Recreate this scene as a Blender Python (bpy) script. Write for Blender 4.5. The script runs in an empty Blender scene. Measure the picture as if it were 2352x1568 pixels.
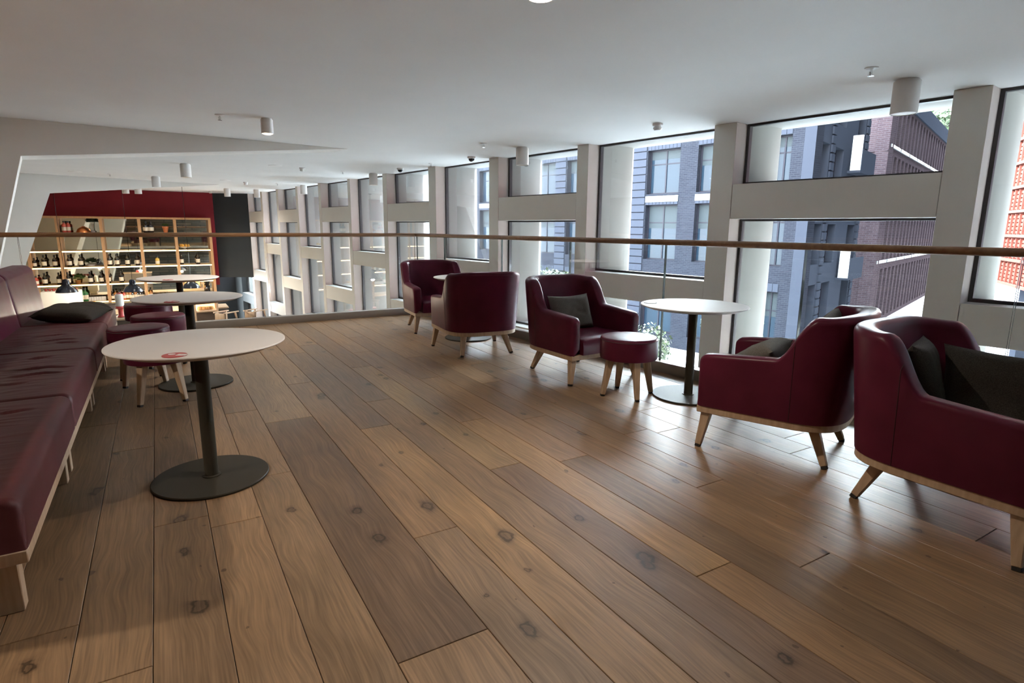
import bpy, bmesh, math, random
import numpy as np
from mathutils import Vector, Matrix, noise
random.seed(7)
S = bpy.context.scene
C = S.collection
PI = math.pi

# ------------------------------------------------------------------ camera
F, PITCH, ROLL, YAW, H, A = 1338.245, .192981, .00787087, .542703315, 1.2, .129642483
def cam_axes():
    cy, sy = math.cos(YAW), math.sin(YAW)
    right = np.array([cy, -sy, 0]); fwd = np.array([sy, cy, 0]); up = np.array([0, 0, 1.])
    cp, sp = math.cos(PITCH), math.sin(PITCH)
    f2 = fwd*cp-up*sp; u2 = up*cp+fwd*sp
    cr, sr = math.cos(ROLL), math.sin(ROLL)
    return right*cr+u2*sr, u2*cr-right*sr, f2
R3, U3, F3 = cam_axes()
CAM = np.array([0, 0, H])
cd = bpy.data.cameras.new('camera'); co = bpy.data.objects.new('camera', cd); C.objects.link(co)
cd.sensor_width = 36; cd.lens = 36*F/2352; cd.clip_end = 400; cd.clip_start = .05
co.matrix_world = Matrix(((R3[0], U3[0], -F3[0], 0), (R3[1], U3[1], -F3[1], 0), (R3[2], U3[2], -F3[2], H), (0, 0, 0, 1)))
S.camera = co

# ------------------------------------------------------------------ sky, exposure
S.view_settings.view_transform = 'Standard'; S.view_settings.look = 'None'
S.view_settings.gamma = 1; S.view_settings.use_curve_mapping = False
S.view_settings.exposure = 1.84
wd = bpy.data.worlds.new('sky'); S.world = wd; wd.use_nodes = True
wn = wd.node_tree.nodes; wl = wd.node_tree.links
bg = wn['Background']
tcw = wn.new('ShaderNodeTexCoord'); sx = wn.new('ShaderNodeSeparateXYZ'); rw = wn.new('ShaderNodeValToRGB')
wl.new(tcw.outputs['Generated'], sx.inputs[0]); wl.new(sx.outputs['Z'], rw.inputs[0])
rw.color_ramp.elements[0].position = 0.0; rw.color_ramp.elements[0].color = (.93, .965, 1, 1)
rw.color_ramp.elements[1].position = .7; rw.color_ramp.elements[1].color = (.72, .86, 1, 1)
wl.new(rw.outputs[0], bg.inputs['Color'])
bg.inputs['Strength'].default_value = 16.0
WARM = (1, .87, .72)
sd_ = bpy.data.lights.new('sun', 'SUN'); sd_.energy = 42; sd_.angle = .0093; sd_.color = (1, .96, .90)
so_ = bpy.data.objects.new('sun', sd_); C.objects.link(so_)
# the sun stands down the street: its light runs along the window wall, grazing the precast reveals
_n, _w = Vector((math.cos(A), math.sin(A), 0)), Vector((-math.sin(A), math.cos(A), 0))
so_.rotation_euler = (_n*-.125+_w*.60+Vector((0, 0, -.79))).to_track_quat('-Z', 'Y').to_euler()
cy_ = S.cycles
cy_.use_denoising = True
cy_.max_bounces = 8; cy_.diffuse_bounces = 5; cy_.glossy_bounces = 4; cy_.transparent_max_bounces = 16
cy_.transmission_bounces = 4; cy_.sample_clamp_indirect = 6; cy_.caustics_reflective = False; cy_.caustics_refractive = False
cy_.use_adaptive_sampling = True; cy_.adaptive_threshold = .02
cy_.use_light_tree = True

# ------------------------------------------------------------------ frames of reference
nv = np.array([math.cos(A), math.sin(A), 0]); wv = np.array([-math.sin(A), math.cos(A), 0])
def W(n, w, z=0.): return Vector(n*nv+w*wv+np.array([0, 0, z]))     # window wall frame
def ray(u, v): return R3*(u-1176)/F-U3*(v-784)/F+F3
def atz(u, v, z):
    d = ray(u, v); return Vector(CAM+d*(z-H)/d[2])
def aty(u, v, y):
    d = ray(u, v); return Vector(CAM+d*y/d[1])
def onplane(u, v, p0, nrm):
    d = ray(u, v); t = (np.array(p0)-CAM)@nrm/(d@nrm); return Vector(CAM+d*t)

# ------------------------------------------------------------------ materials
def mat(name, col=(.5, .5, .5), rough=.5, metal=0., spec=.5, emit=None, estr=1., coat=0.):
    m = bpy.data.materials.new(name); m.use_nodes = True
    b = m.node_tree.nodes['Principled BSDF']
    b.inputs['Base Color'].default_value = (*col, 1); b.inputs['Roughness'].default_value = rough
    b.inputs['Metallic'].default_value = metal; b.inputs['Specular IOR Level'].default_value = spec
    b.inputs['Coat Weight'].default_value = coat
    if emit: b.inputs['Emission Color'].default_value = (*emit, 1); b.inputs['Emission Strength'].default_value = estr
    return m
def nd(m, t, **kw):
    n = m.node_tree.nodes.new(t)
    for k, v in kw.items(): setattr(n, k, v)
    return n
def lk(m, a, b): m.node_tree.links.new(a, b)
def noisy(m, col1, col2, scale=8, detail=4, bump=0., bscale=None, stretch=(1, 1, 1), rough_var=0., coords='Object'):
    """noise between two colours, with fine relief"""
    b = m.node_tree.nodes['Principled BSDF']
    tc = nd(m, 'ShaderNodeTexCoord'); mp = nd(m, 'ShaderNodeMapping'); mp.inputs['Scale'].default_value = stretch
    lk(m, tc.outputs[coords], mp.inputs[0])
    n = nd(m, 'ShaderNodeTexNoise'); n.inputs['Scale'].default_value = scale; n.inputs['Detail'].default_value = detail
    lk(m, mp.outputs[0], n.inputs['Vector'])
    r = nd(m, 'ShaderNodeValToRGB'); r.color_ramp.elements[0].color = (*col1, 1); r.color_ramp.elements[1].color = (*col2, 1)
    r.color_ramp.elements[0].position = .3; r.color_ramp.elements[1].position = .7
    lk(m, n.outputs['Fac'], r.inputs[0]); lk(m, r.outputs[0], b.inputs['Base Color'])
    if bump:
        n2 = nd(m, 'ShaderNodeTexNoise'); n2.inputs['Scale'].default_value = bscale or scale*10; n2.inputs['Detail'].default_value = 3
        lk(m, mp.outputs[0], n2.inputs['Vector'])
        bp = nd(m, 'ShaderNodeBump'); bp.inputs['Strength'].default_value = bump; bp.inputs['Distance'].default_value = .002
        lk(m, n2.outputs['Fac'], bp.inputs['Height']); lk(m, bp.outputs[0], b.inputs['Normal'])
    if rough_var:
        mr = nd(m, 'ShaderNodeMapRange'); r0 = b.inputs['Roughness'].default_value
        mr.inputs['To Min'].default_value = r0-rough_var; mr.inputs['To Max'].default_value = r0+rough_var
        lk(m, n.outputs['Fac'], mr.inputs[0]); lk(m, mr.outputs[0], b.inputs['Roughness'])
    return m
M = {}
M['ceiling'] = noisy(mat('ceiling_paint', rough=.85, spec=.2), (.74, .735, .715), (.77, .765, .745), 1.5)
M['wallpaint'] = noisy(mat('wall_paint', rough=.8, spec=.2), (.66, .64, .60), (.70, .68, .64), 1.5)
M['taupe'] = noisy(mat('taupe_panel_paint', rough=.55, spec=.3), (.70, .685, .635), (.73, .715, .66), 2)
M['taupe_dark'] = mat('dark_taupe_paint', (.16, .14, .12), .7)
M['reveal'] = noisy(mat('reveal_with_orange_bounce', rough=.5, spec=.3), (.53, .455, .415), (.57, .49, .45), 2)  # pink in the base colour stands in for light bounced off the orange block
M['concrete'] = noisy(mat('pale_precast_concrete', rough=.85, spec=.2), (.255, .252, .237), (.30, .297, .28), 3, 6, .15, 40, (1, 1, .3))
M['frame_dark'] = mat('dark_window_frame', (.035, .03, .032), .45)
M['charcoal'] = noisy(mat('charcoal_paint', rough=.6, spec=.3), (.028, .034, .038), (.034, .040, .044), 2)
M['red_wall'] = noisy(mat('burgundy_wall_paint', rough=.7, spec=.2), (.17, .012, .018), (.19, .014, .021), 2)
M['leather'] = noisy(mat('burgundy_leather', rough=.34, spec=.13), (.066, .0088, .0205), (.088, .0115, .0270), 6, 4, .10, 420, rough_var=.06)
M['leather_worn'] = noisy(mat('worn_burgundy_leather', rough=.46, spec=.20), (.062, .0135, .0155), (.088, .020, .022), 5, 5, .18, 300, rough_var=.07)
M['seam'] = mat('seam_thread', (.03, .006, .010), .6)
M['oak'] = noisy(mat('pale_oak', rough=.5, spec=.4), (.34, .235, .15), (.44, .315, .21), 9, 5, .1, 80, (6, 6, .6))
M['oak_bar'] = noisy(mat('orange_oak', rough=.5, spec=.4), (.50, .27, .12), (.58, .33, .16), 6, 4, 0, None, (6, 6, .6))
M['rail_wood'] = noisy(mat('handrail_wood', rough=.35, spec=.5), (.20, .095, .040), (.29, .15, .065), 5, 5, .1, 60, (1, 6, 6))
M['bronze'] = mat('dark_bronze_metal', (.036, .031, .022), .5, .0, .12)
M['black_foot'] = mat('black_plastic_glide', (.012, .011, .010), .5)
M['white_top'] = noisy(mat('white_laminate', rough=.5, spec=.22), (.72, .69, .67), (.74, .71, .69), 3)
M['edge'] = mat('grey_laminate_edge', (.42, .38, .37), .5)
M['curb'] = mat('brushed_grey_shoe', (.27, .25, .23), .42, .3)
M['pillow'] = noisy(mat('dark_brown_wool', rough=.95, spec=.1), (.030, .026, .022), (.062, .054, .047), 260, 2, .6, 700)
M['pillow_grey'] = noisy(mat('grey_brown_wool', rough=.95, spec=.1), (.075, .068, .060), (.125, .115, .10), 240, 2, .6, 700)
M['lampwhite'] = mat('white_lamp_metal', (.74, .72, .70), .45)
M['lampglow'] = mat('lamp_lens_lit', (1, .9, .8), .4, emit=(1, .80, .55), estr=14)
M['lampoff'] = mat('lamp_lens_unlit', (.75, .68, .58), .3)
M['chrome'] = mat('chrome', (.7, .7, .7), .18, 1)
M['blackgloss'] = mat('black_gloss', (.010, .011, .014), .12)
M['navy'] = mat('dark_blue_enamel', (.012, .016, .028), .22)
M['strip'] = mat('warm_led_strip', (1, .9, .6), .4, emit=(1, .72, .30), estr=3.0)
M['mirror'] = mat('tinted_mirror', (.82, .76, .60), .02, 1)
M['shelf'] = mat('shelf_board', (.45, .27, .12), .4)
M['bottle'] = mat('dark_bottle_glass', (.012, .010, .010), .12, spec=.8)
M['bottle_green'] = mat('green_bottle_glass', (.02, .14, .05), .15, spec=.8)
M['bottle_pink'] = mat('pink_bottle_glass', (.55, .10, .07), .2)
M['bottle_amber'] = mat('amber_bottle_glass', (.30, .12, .03), .2)
M['bottle_yellow'] = mat('yellow_bottle_glass', (.60, .42, .10), .2)
M['label'] = mat('cream_label', (.72, .64, .50), .6)
M['cap'] = mat('black_capsule', (.02, .02, .02), .4)
M['clearglass'] = mat('drinking_glass', (.75, .75, .72), .1, spec=.8)
M['copper'] = mat('copper', (.75, .28, .10), .28, .9)
M['terracotta'] = mat('terracotta', (.62, .20, .07), .7)
M['leafdark'] = noisy(mat('dark_leaf', rough=.6), (.010, .022, .006), (.03, .055, .014), 30)
M['leafbar'] = noisy(mat('mid_green_leaf', rough=.6), (.05, .10, .02), (.12, .20, .05), 30)
M['white'] = mat('white_enamel', (.74, .70, .62), .4)
M['redcup'] = mat('oxblood_cup', (.25, .04, .03), .4)
M['redplastic'] = mat('red_plastic', (.50, .05, .05), .4)
M['yellow'] = mat('yellow_fruit', (.75, .38, .05), .5)
M['pastry'] = noisy(mat('baked_pastry', rough=.7), (.55, .26, .08), (.80, .48, .20), 20)
M['glowpan'] = mat('oven_glow', (1, .5, .2), .5, emit=(1, .42, .12), estr=1.6)
M['coaster_red'] = mat('red_coaster', (.50, .09, .09), .5)
M['coaster_white'] = mat('white_coaster_print', (.75, .70, .68), .5)
M['counter'] = noisy(mat('dark_walnut_counter', rough=.45), (.045, .030, .022), (.07, .048, .035), 5, 5, 0, None, (1, 8, 8))
M['brushed'] = mat('brushed_steel', (.45, .43, .40), .3, .9)
# outside
def brick_mat(name, c1, c2, mortar, scale, haze=None):
    m = mat(name, rough=.9, spec=.0); b = m.node_tree.nodes['Principled BSDF']
    tc = nd(m, 'ShaderNodeTexCoord'); mp = nd(m, 'ShaderNodeMapping'); lk(m, tc.outputs['UV'], mp.inputs[0])
    br = nd(m, 'ShaderNodeTexBrick'); br.inputs['Color1'].default_value = (*c1, 1); br.inputs['Color2'].default_value = (*c2, 1)
    br.inputs['Mortar'].default_value = (*mortar, 1); br.inputs['Scale'].default_value = 1
    br.inputs['Brick Width'].default_value = scale[0]; br.inputs['Row Height'].default_value = scale[1]; br.inputs['Mortar Size'].default_value = scale[2]
    br.inputs['Bias'].default_value = -.1
    lk(m, mp.outputs[0], br.inputs['Vector'])
    n = nd(m, 'ShaderNodeTexNoise'); n.inputs['Scale'].default_value = 1.3; n.inputs['Detail'].default_value = 5; lk(m, mp.outputs[0], n.inputs['Vector'])
    mr = nd(m, 'ShaderNodeMapRange'); mr.inputs['To Min'].default_value = .85; mr.inputs['To Max'].default_value = 1.15; lk(m, n.outputs['Fac'], mr.inputs[0])
    mx = nd(m, 'ShaderNodeVectorMath', operation='SCALE'); lk(m, br.outputs['Color'], mx.inputs[0]); lk(m, mr.outputs[0], mx.inputs['Scale'])
    lk(m, mx.outputs[0], b.inputs['Base Color'])
    bp = nd(m, 'ShaderNodeBump'); bp.inputs['Strength'].default_value = .5; bp.inputs['Distance'].default_value = .02
    lk(m, br.outputs['Fac'], bp.inputs['Height']); bp.invert = True; lk(m, bp.outputs[0], b.inputs['Normal'])
    return m
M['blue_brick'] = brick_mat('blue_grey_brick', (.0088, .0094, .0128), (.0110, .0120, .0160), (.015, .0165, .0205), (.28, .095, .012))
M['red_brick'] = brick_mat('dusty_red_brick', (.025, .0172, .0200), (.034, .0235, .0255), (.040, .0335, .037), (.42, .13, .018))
M['stone_brick'] = brick_mat('grey_stone_cladding', (.26, .27, .27), (.50, .46, .42), (.14, .14, .14), (1.1, .17, .02))
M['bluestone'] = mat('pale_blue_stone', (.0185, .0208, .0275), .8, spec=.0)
M['paleband'] = mat('pale_band', (.034, .039, .042), .6)
M['whiteband'] = mat('white_band', (.30, .30, .30), .6)
M['winframe'] = mat('brown_window_frame', (.0055, .0052, .0085), .6, spec=.1)
M['outglass'] = mat('office_glass', (.006, .011, .017), .1, spec=.08)
M['blind'] = mat('pale_blind', (.011, .0145, .0165), .7, spec=.1)
M['orange'] = noisy(mat('orange_terracotta_panel', rough=.55), (.085, .0125, .0045), (.11, .018, .007), 3, 3, 0, None, (1, 1, 6))
M['street'] = noisy(mat('pale_paving', rough=.9), (.36, .375, .38), (.43, .445, .45), .5, 5)
M['leafout'] = noisy(mat('sunlit_leaf', rough=.6), (.012, .020, .006), (.028, .040, .012), 9)
M['bark'] = mat('bark', (.10, .08, .06), .9)
M['palewall'] = noisy(mat('pale_render', rough=.8), (.085, .10, .11), (.10, .115, .125), 1)

def glass_mat(name, tint, refl=1.0, edge=None):
    m = bpy.data.materials.new(name); m.use_nodes = True; nt = m.node_tree
    for n in list(nt.nodes): nt.nodes.remove(n)
    o = nd(m, 'ShaderNodeOutputMaterial'); t = nd(m, 'ShaderNodeBsdfTransparent'); g = nd(m, 'ShaderNodeBsdfGlossy'); mx = nd(m, 'ShaderNodeMixShader')
    t.inputs[0].default_value = (*tint, 1); g.inputs['Roughness'].default_value = .0; g.inputs[0].default_value = (.9, .95, 1, 1)
    fr = nd(m, 'ShaderNodeFresnel'); fr.inputs[0].default_value = 1.45
    mm = nd(m, 'ShaderNodeMath', operation='MULTIPLY'); mm.inputs[1].default_value = refl
    lk(m, fr.outputs[0], mm.inputs[0]); lk(m, mm.outputs[0], mx.inputs[0]); lk(m, t.outputs[0], mx.inputs[1]); lk(m, g.outputs[0], mx.inputs[2])
    lk(m, mx.outputs[0], o.inputs[0]); return m
M['glass'] = glass_mat('window_glass', (.98, .99, .985), .4)
M['balglass'] = glass_mat('balustrade_glass', (.975, .985, .98), .16)
M['glassedge'] = mat('polished_glass_edge', (.05, .08, .07), .25)

def plank_mat():
    m = mat('oak_floorboard', rough=.42, spec=.30); b = m.node_tree.nodes['Principled BSDF']
    tc = nd(m, 'ShaderNodeTexCoord'); oi = nd(m, 'ShaderNodeObjectInfo')
    off = nd(m, 'ShaderNodeVectorMath', operation='MULTIPLY'); off.inputs[1].default_value = (37, 91, 13)
    cmb = nd(m, 'ShaderNodeCombineXYZ')
    for i in range(3): lk(m, oi.outputs['Random'], cmb.inputs[i])
    lk(m, cmb.outputs[0], off.inputs[0])
    ad = nd(m, 'ShaderNodeVectorMath', operation='ADD'); lk(m, tc.outputs['Object'], ad.inputs[0]); lk(m, off.outputs[0], ad.inputs[1])
    # knots: sparse voronoi cells
    mk = nd(m, 'ShaderNodeMapping'); mk.inputs['Scale'].default_value = (4.4, 2.9, 1); lk(m, ad.outputs[0], mk.inputs[0])
    vo = nd(m, 'ShaderNodeTexVoronoi'); vo.voronoi_dimensions = '2D'; vo.inputs['Scale'].default_value = 1; vo.inputs['Randomness'].default_value = 1; lk(m, mk.outputs[0], vo.inputs['Vector'])
    sc = nd(m, 'ShaderNodeSeparateColor'); lk(m, vo.outputs['Color'], sc.inputs[0])
    # knot presence only in some cells, size varies
    pr = nd(m, 'ShaderNodeMapRange'); pr.inputs[1].default_value = .70; pr.inputs[2].default_value = 1; pr.inputs[3].default_value = .0008; pr.inputs[4].default_value = .20
    lk(m, sc.outputs[0], pr.inputs[0])
    wob = nd(m, 'ShaderNodeTexNoise'); wob.inputs['Scale'].default_value = 26; wob.inputs['Detail'].default_value = 3; lk(m, ad.outputs[0], wob.inputs['Vector'])
    wm = nd(m, 'ShaderNodeMath', operation='MULTIPLY_ADD'); wm.inputs[1].default_value = .20; lk(m, wob.outputs['Fac'], wm.inputs[0]); lk(m, vo.outputs['Distance'], wm.inputs[2])
    ws = nd(m, 'ShaderNodeMath', operation='SUBTRACT'); ws.inputs[1].default_value = .10; lk(m, wm.outputs[0], ws.inputs[0])
    kd = nd(m, 'ShaderNodeMath', operation='DIVIDE'); lk(m, ws.outputs[0], kd.inputs[0]); lk(m, pr.outputs[0], kd.inputs[1])
    kn = nd(m, 'ShaderNodeValToRGB'); e = kn.color_ramp.elements
    e[0].position = 0; e[0].color = (.45, .45, .45, 1); e[1].position = 1; e[1].color = (0, 0, 0, 1)
    for p_, v_ in ((.34, .30), (.46, .95), (.60, .85), (.70, .30)):
        k = e.new(p_); k.color = (v_, v_, v_, 1)
    lk(m, kd.outputs[0], kn.inputs[0])
    # warp of the grain round the knots
    wf = nd(m, 'ShaderNodeMapRange'); wf.interpolation_type = 'SMOOTHSTEP'; wf.inputs[1].default_value = 0; wf.inputs[2].default_value = .55; wf.inputs[3].default_value = .020; wf.inputs[4].default_value = 0
    lk(m, vo.outputs['Distance'], wf.inputs[0])
    big = nd(m, 'ShaderNodeTexNoise'); big.inputs['Scale'].default_value = 1; big.inputs['Detail'].default_value = 0
    mb = nd(m, 'ShaderNodeMapping'); mb.inputs['Scale'].default_value = (3.5, .5, 1); lk(m, ad.outputs[0], mb.inputs[0]); lk(m, mb.outputs[0], big.inputs['Vector'])
    bm_ = nd(m, 'ShaderNodeMath', operation='MULTIPLY_ADD'); bm_.inputs[1].default_value = .012; lk(m, big.outputs['Fac'], bm_.inputs[0]); lk(m, wf.outputs[0], bm_.inputs[2])
    cx = nd(m, 'ShaderNodeCombineXYZ'); lk(m, bm_.outputs[0], cx.inputs[0])
    gw = nd(m, 'ShaderNodeVectorMath', operation='ADD'); lk(m, ad.outputs[0], gw.inputs[0]); lk(m, cx.outputs[0], gw.inputs[1])
    # growth rings
    mg = nd(m, 'ShaderNodeMapping'); mg.inputs['Scale'].default_value = (1, .06, 1); lk(m, gw.outputs[0], mg.inputs[0])
    wa = nd(m, 'ShaderNodeTexWave'); wa.wave_type = 'BANDS'; wa.bands_direction = 'X'; wa.inputs['Scale'].default_value = 13; wa.inputs['Distortion'].default_value = 1.3
    wa.inputs['Detail'].default_value = 3; wa.inputs['Detail Scale'].default_value = 1.2; lk(m, mg.outputs[0], wa.inputs['Vector'])
    # fine pores
    mf = nd(m, 'ShaderNodeMapping'); mf.inputs['Scale'].default_value = (170, 5, 1); lk(m, gw.outputs[0], mf.inputs[0])
    fi = nd(m, 'ShaderNodeTexNoise'); fi.inputs['Scale'].default_value = 1; fi.inputs['Detail'].default_value = 4; lk(m, mf.outputs[0], fi.inputs['Vector'])
    # cloudy tone
    mcl = nd(m, 'ShaderNodeMapping'); mcl.inputs['Scale'].default_value = (5, 1.6, 1); lk(m, ad.outputs[0], mcl.inputs[0])
    cl = nd(m, 'ShaderNodeTexNoise'); cl.inputs['Scale'].default_value = 1; cl.inputs['Detail'].default_value = 4; lk(m, mcl.outputs[0], cl.inputs['Vector'])
    def scaled(sock, lo, hi):
        r = nd(m, 'ShaderNodeMapRange'); r.inputs[3].default_value = lo; r.inputs[4].default_value = hi; lk(m, sock, r.inputs[0]); return r.outputs[0]
    def mul(a, b_):
        r = nd(m, 'ShaderNodeMath', operation='MULTIPLY'); lk(m, a, r.inputs[0]); lk(m, b_, r.inputs[1]); return r.outputs[0]
    ms = nd(m, 'ShaderNodeMapping'); ms.inputs['Scale'].default_value = (38, 1.3, 1); lk(m, gw.outputs[0], ms.inputs[0])
    sk = nd(m, 'ShaderNodeTexNoise'); sk.inputs['Scale'].default_value = 1; sk.inputs['Detail'].default_value = 5; sk.inputs['Roughness'].default_value = .62; lk(m, ms.outputs[0], sk.inputs['Vector'])
    streak = scaled(sk.outputs['Fac'], .58, 1.40)
    tone = mul(mul(mul(streak, scaled(wa.outputs['Fac'], .965, 1.02)), scaled(fi.outputs['Fac'], .40, 1.60)), scaled(cl.outputs['Fac'], .50, 1.46))
    dark = nd(m, 'ShaderNodeMapRange'); dark.inputs[3].default_value = 1; dark.inputs[4].default_value = .26; lk(m, kn.outputs[0], dark.inputs[0])
    # smoky halo about a knot
    ha = nd(m, 'ShaderNodeMapRange'); ha.interpolation_type = 'SMOOTHSTEP'; ha.inputs[1].default_value = .4; ha.inputs[2].default_value = 1.7; ha.inputs[3].default_value = .78; ha.inputs[4].default_value = 1
    lk(m, kd.outputs[0], ha.inputs[0])
    tone = mul(mul(tone, dark.outputs[0]), ha.outputs[0])
    vs = nd(m, 'ShaderNodeVectorMath', operation='SCALE'); lk(m, oi.outputs['Color'], vs.inputs[0]); lk(m, tone, vs.inputs['Scale'])
    lk(m, vs.outputs[0], b.inputs['Base Color'])
    bp = nd(m, 'ShaderNodeBump'); bp.inputs['Strength'].default_value = .12; bp.inputs['Distance'].default_value = .0015
    lk(m, fi.outputs['Fac'], bp.inputs['Height']); lk(m, bp.outputs[0], b.inputs['Normal'])
    rr = scaled(cl.outputs['Fac'], .34, .52); lk(m, rr, b.inputs['Roughness'])
    return m
M['plank'] = plank_mat()
M['lowerfloor'] = noisy(mat('pale_lower_floor', rough=.4), (.17, .13, .10), (.22, .17, .13), 2, 4, 0, None, (1, 6, 1))
M['subfloor'] = mat('dark_joint', (.030, .020, .013), .8)

# ------------------------------------------------------------------ mesh helpers
class MB:
    def __init__(s): s.v = []; s.f = []; s.mi = []; s.mats = []
    def m(s, key):
        if key not in s.mats: s.mats.append(key)
        return s.mats.index(key)
    def add(s, vs, fs, key=None):
        o = len(s.v); s.v += [tuple(v) for v in vs]; k = s.m(key) if key else 0
        for f in fs: s.f.append(tuple(i+o for i in f)); s.mi.append(k)
    def box(s, lo, hi, key=None, tf=None):
        (x0, y0, z0), (x1, y1, z1) = lo, hi
        vs = [(x0, y0, z0), (x1, y0, z0), (x1, y1, z0), (x0, y1, z0), (x0, y0, z1), (x1, y0, z1), (x1, y1, z1), (x0, y1, z1)]
        if tf: vs = [tf(*v) for v in vs]
        s.add(vs, [(0, 3, 2, 1), (4, 5, 6, 7), (0, 1, 5, 4), (1, 2, 6, 5), (2, 3, 7, 6), (3, 0, 4, 7)], key)
    def prism(s, poly, ext, key=None):
        """poly: list of 3d points, ext: vector"""
        n = len(poly); e = Vector(ext); vs = [Vector(p) for p in poly]+[Vector(p)+e for p in poly]
        s.add(vs, [tuple(range(n))[::-1], tuple(range(n, 2*n))]+[(i, (i+1) % n, n+(i+1) % n, n+i) for i in range(n)], key)
    def lathe(s, prof, seg=24, key=None, c=(0, 0, 0), cap=True):
        vs = []; fs = []
        for r, z in prof:
            for k in range(seg): a = 2*PI*k/seg; vs.append((c[0]+r*math.cos(a), c[1]+r*math.sin(a), c[2]+z))
        for i in range(len(prof)-1):
            for k in range(seg): k2 = (k+1) % seg; fs.append((i*seg+k, i*seg+k2, (i+1)*seg+k2, (i+1)*seg+k))
        if cap: fs += [tuple(range(seg))[::-1], tuple(range((len(prof)-1)*seg, len(prof)*seg))]
        s.add(vs, fs, key)
    def bar(s, a, b, wa, wb=None, key=None, side=None):
        """tapered square bar between two points"""
        a = Vector(a); b = Vector(b); wb = wb or wa; d = (b-a).normalized()
        u = Vector(side) if side else (Vector((1, 0, 0)) if abs(d.x) < .9 else Vector((0, 1, 0)))
        u = (u-d*u.dot(d)).normalized(); v = d.cross(u)
        vs = []
        for p, w in ((a, wa), (b, wb)):
            for sx_, sy_ in ((-1, -1), (1, -1), (1, 1), (-1, 1)): vs.append(p+u*sx_*w/2+v*sy_*w/2)
        s.add(vs, [(0, 3, 2, 1), (4, 5, 6, 7), (0, 1, 5, 4), (1, 2, 6, 5), (2, 3, 7, 6), (3, 0, 4, 7)], key)
    def tube(s, pts, r, seg=10, key=None):
        pts = [Vector(p) for p in pts]; vs = []; fs = []; up = Vector((0, 0, 1))
        for i, p in enumerate(pts):
            d = (pts[min(i+1, len(pts)-1)]-pts[max(i-1, 0)]).normalized()
            u = d.cross(up) if abs(d.z) < .95 else d.cross(Vector((1, 0, 0))); u.normalize(); v = u.cross(d)
            for k in range(seg): a = 2*PI*k/seg; vs.append(p+u*r*math.cos(a)+v*r*math.sin(a))
        for i in range(len(pts)-1):
            for k in range(seg): k2 = (k+1) % seg; fs.append((i*seg+k, i*seg+k2, (i+1)*seg+k2, (i+1)*seg+k))
        fs += [tuple(range(seg))[::-1], tuple(range((len(pts)-1)*seg, len(pts)*seg))]
        s.add(vs, fs, key)
    def mesh(s, name, bevel=0., bseg=2, smooth=40, weld=False, uv=None):
        me = bpy.data.meshes.new(name)
        bm = bmesh.new(); bv = [bm.verts.new(v) for v in s.v]
        for f, k in zip(s.f, s.mi):
            try: fc = bm.faces.new([bv[i] for i in f]); fc.material_index = k
            except ValueError: pass
        if weld: bmesh.ops.remove_doubles(bm, verts=bm.verts, dist=1e-5)
        bmesh.ops.recalc_face_normals(bm, faces=bm.faces)
        if bevel:
            es = [e for e in bm.edges if len(e.link_faces) == 2 and e.calc_face_angle(0) > .5]
            bmesh.ops.bevel(bm, geom=es, offset=bevel, segments=bseg, profile=.5, affect='EDGES', clamp_overlap=True)
        if uv:
            l = bm.loops.layers.uv.new('UVMap'); ux, uy = Vector(uv[0]), Vector(uv[1])
            for fc in bm.faces:
                nn = fc.normal
                for lp in fc.loops:
                    p = lp.vert.co
                    a = p.dot(ux) if abs(nn.dot(ux)) < .8 else p.dot(Vector((0, 0, 1)).cross(ux))
                    lp[l].uv = (a, p.dot(uy))
        bm.to_mesh(me); bm.free()
        if smooth:
            me.polygons.foreach_set('use_smooth', [True]*len(me.polygons)); me.set_sharp_from_angle(angle=math.radians(smooth))
        for k in s.mats: me.materials.append(M[k])
        return me
    def obj(s, name, parent=None, key=None, **kw):
        if key and not s.mats: s.mats = [key]
        return link(s.mesh(name, **kw), name, parent)
def link(me, name, parent=None, key=None):
    o = bpy.data.objects.new(name, me); C.objects.link(o)
    if key: me.materials.append(M[key])
    if parent: o.parent = parent
    return o
def tag(o, label, cat, group=None):
    o['label'] = label; o['category'] = cat
    if group: o['group'] = group
    return o
def thing(name, label, cat, loc=(0, 0, 0), rz=0., group=None):
    o = bpy.data.objects.new(name, None); C.objects.link(o); o.location = loc; o.rotation_euler = (0, 0, rz); o.empty_display_size = .1
    return tag(o, label, cat, group)
def struct(o): o['kind'] = 'structure'; return o
def dup(o, parent=None):
    c = o.copy(); C.objects.link(c)
    if parent: c.parent = parent
    for ch in list(o.children): dup(ch, c)
    return c
def boxmesh(lo, hi, key, name, parent=None, bevel=0., tf=None, **kw):
    b = MB(); b.box(lo, hi, key, tf); return b.obj(name, parent, bevel=bevel, **kw)
def cut(poly, keep):
    """clip a 2d polygon to keep(x,y)>=0 (linear)"""
    out = []
    for i in range(len(poly)):
        p, q = poly[i], poly[(i+1) % len(poly)]; a, b = keep(*p), keep(*q)
        if a >= 0: out.append(p)
        if a*b < 0: t = a/(a-b); out.append((p[0]+(q[0]-p[0])*t, p[1]+(q[1]-p[1])*t))
    return out

# ================================================================== SETTING
ZC = 2.25                      # ceiling height over the mezzanine floor
ZL = -3.45                     # lower floor
YE = 7.65                      # far edge of the mezzanine (inner face of the kerb)
NE = 4.0                       # window side edge
SL = -.012                     # top of the slab, under the boards
kn_ = lambda x, y: NE+.10-(x*nv[0]+y*nv[1])
# mezzanine slab
poly = cut([(-6, -3), (7, -3), (7, YE+.10), (-6, YE+.10)], kn_)
b = MB(); b.prism([(x, y, -.34) for x, y in poly], (0, 0, .34+SL), 'subfloor'); floor = struct(b.obj('floor'))
b = MB(); pw = cut([(-6, -3), (4.4, -3), (4.4, .30), (-6, .30)], lambda x, y: NE-.01-(x*nv[0]+y*nv[1]))
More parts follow.
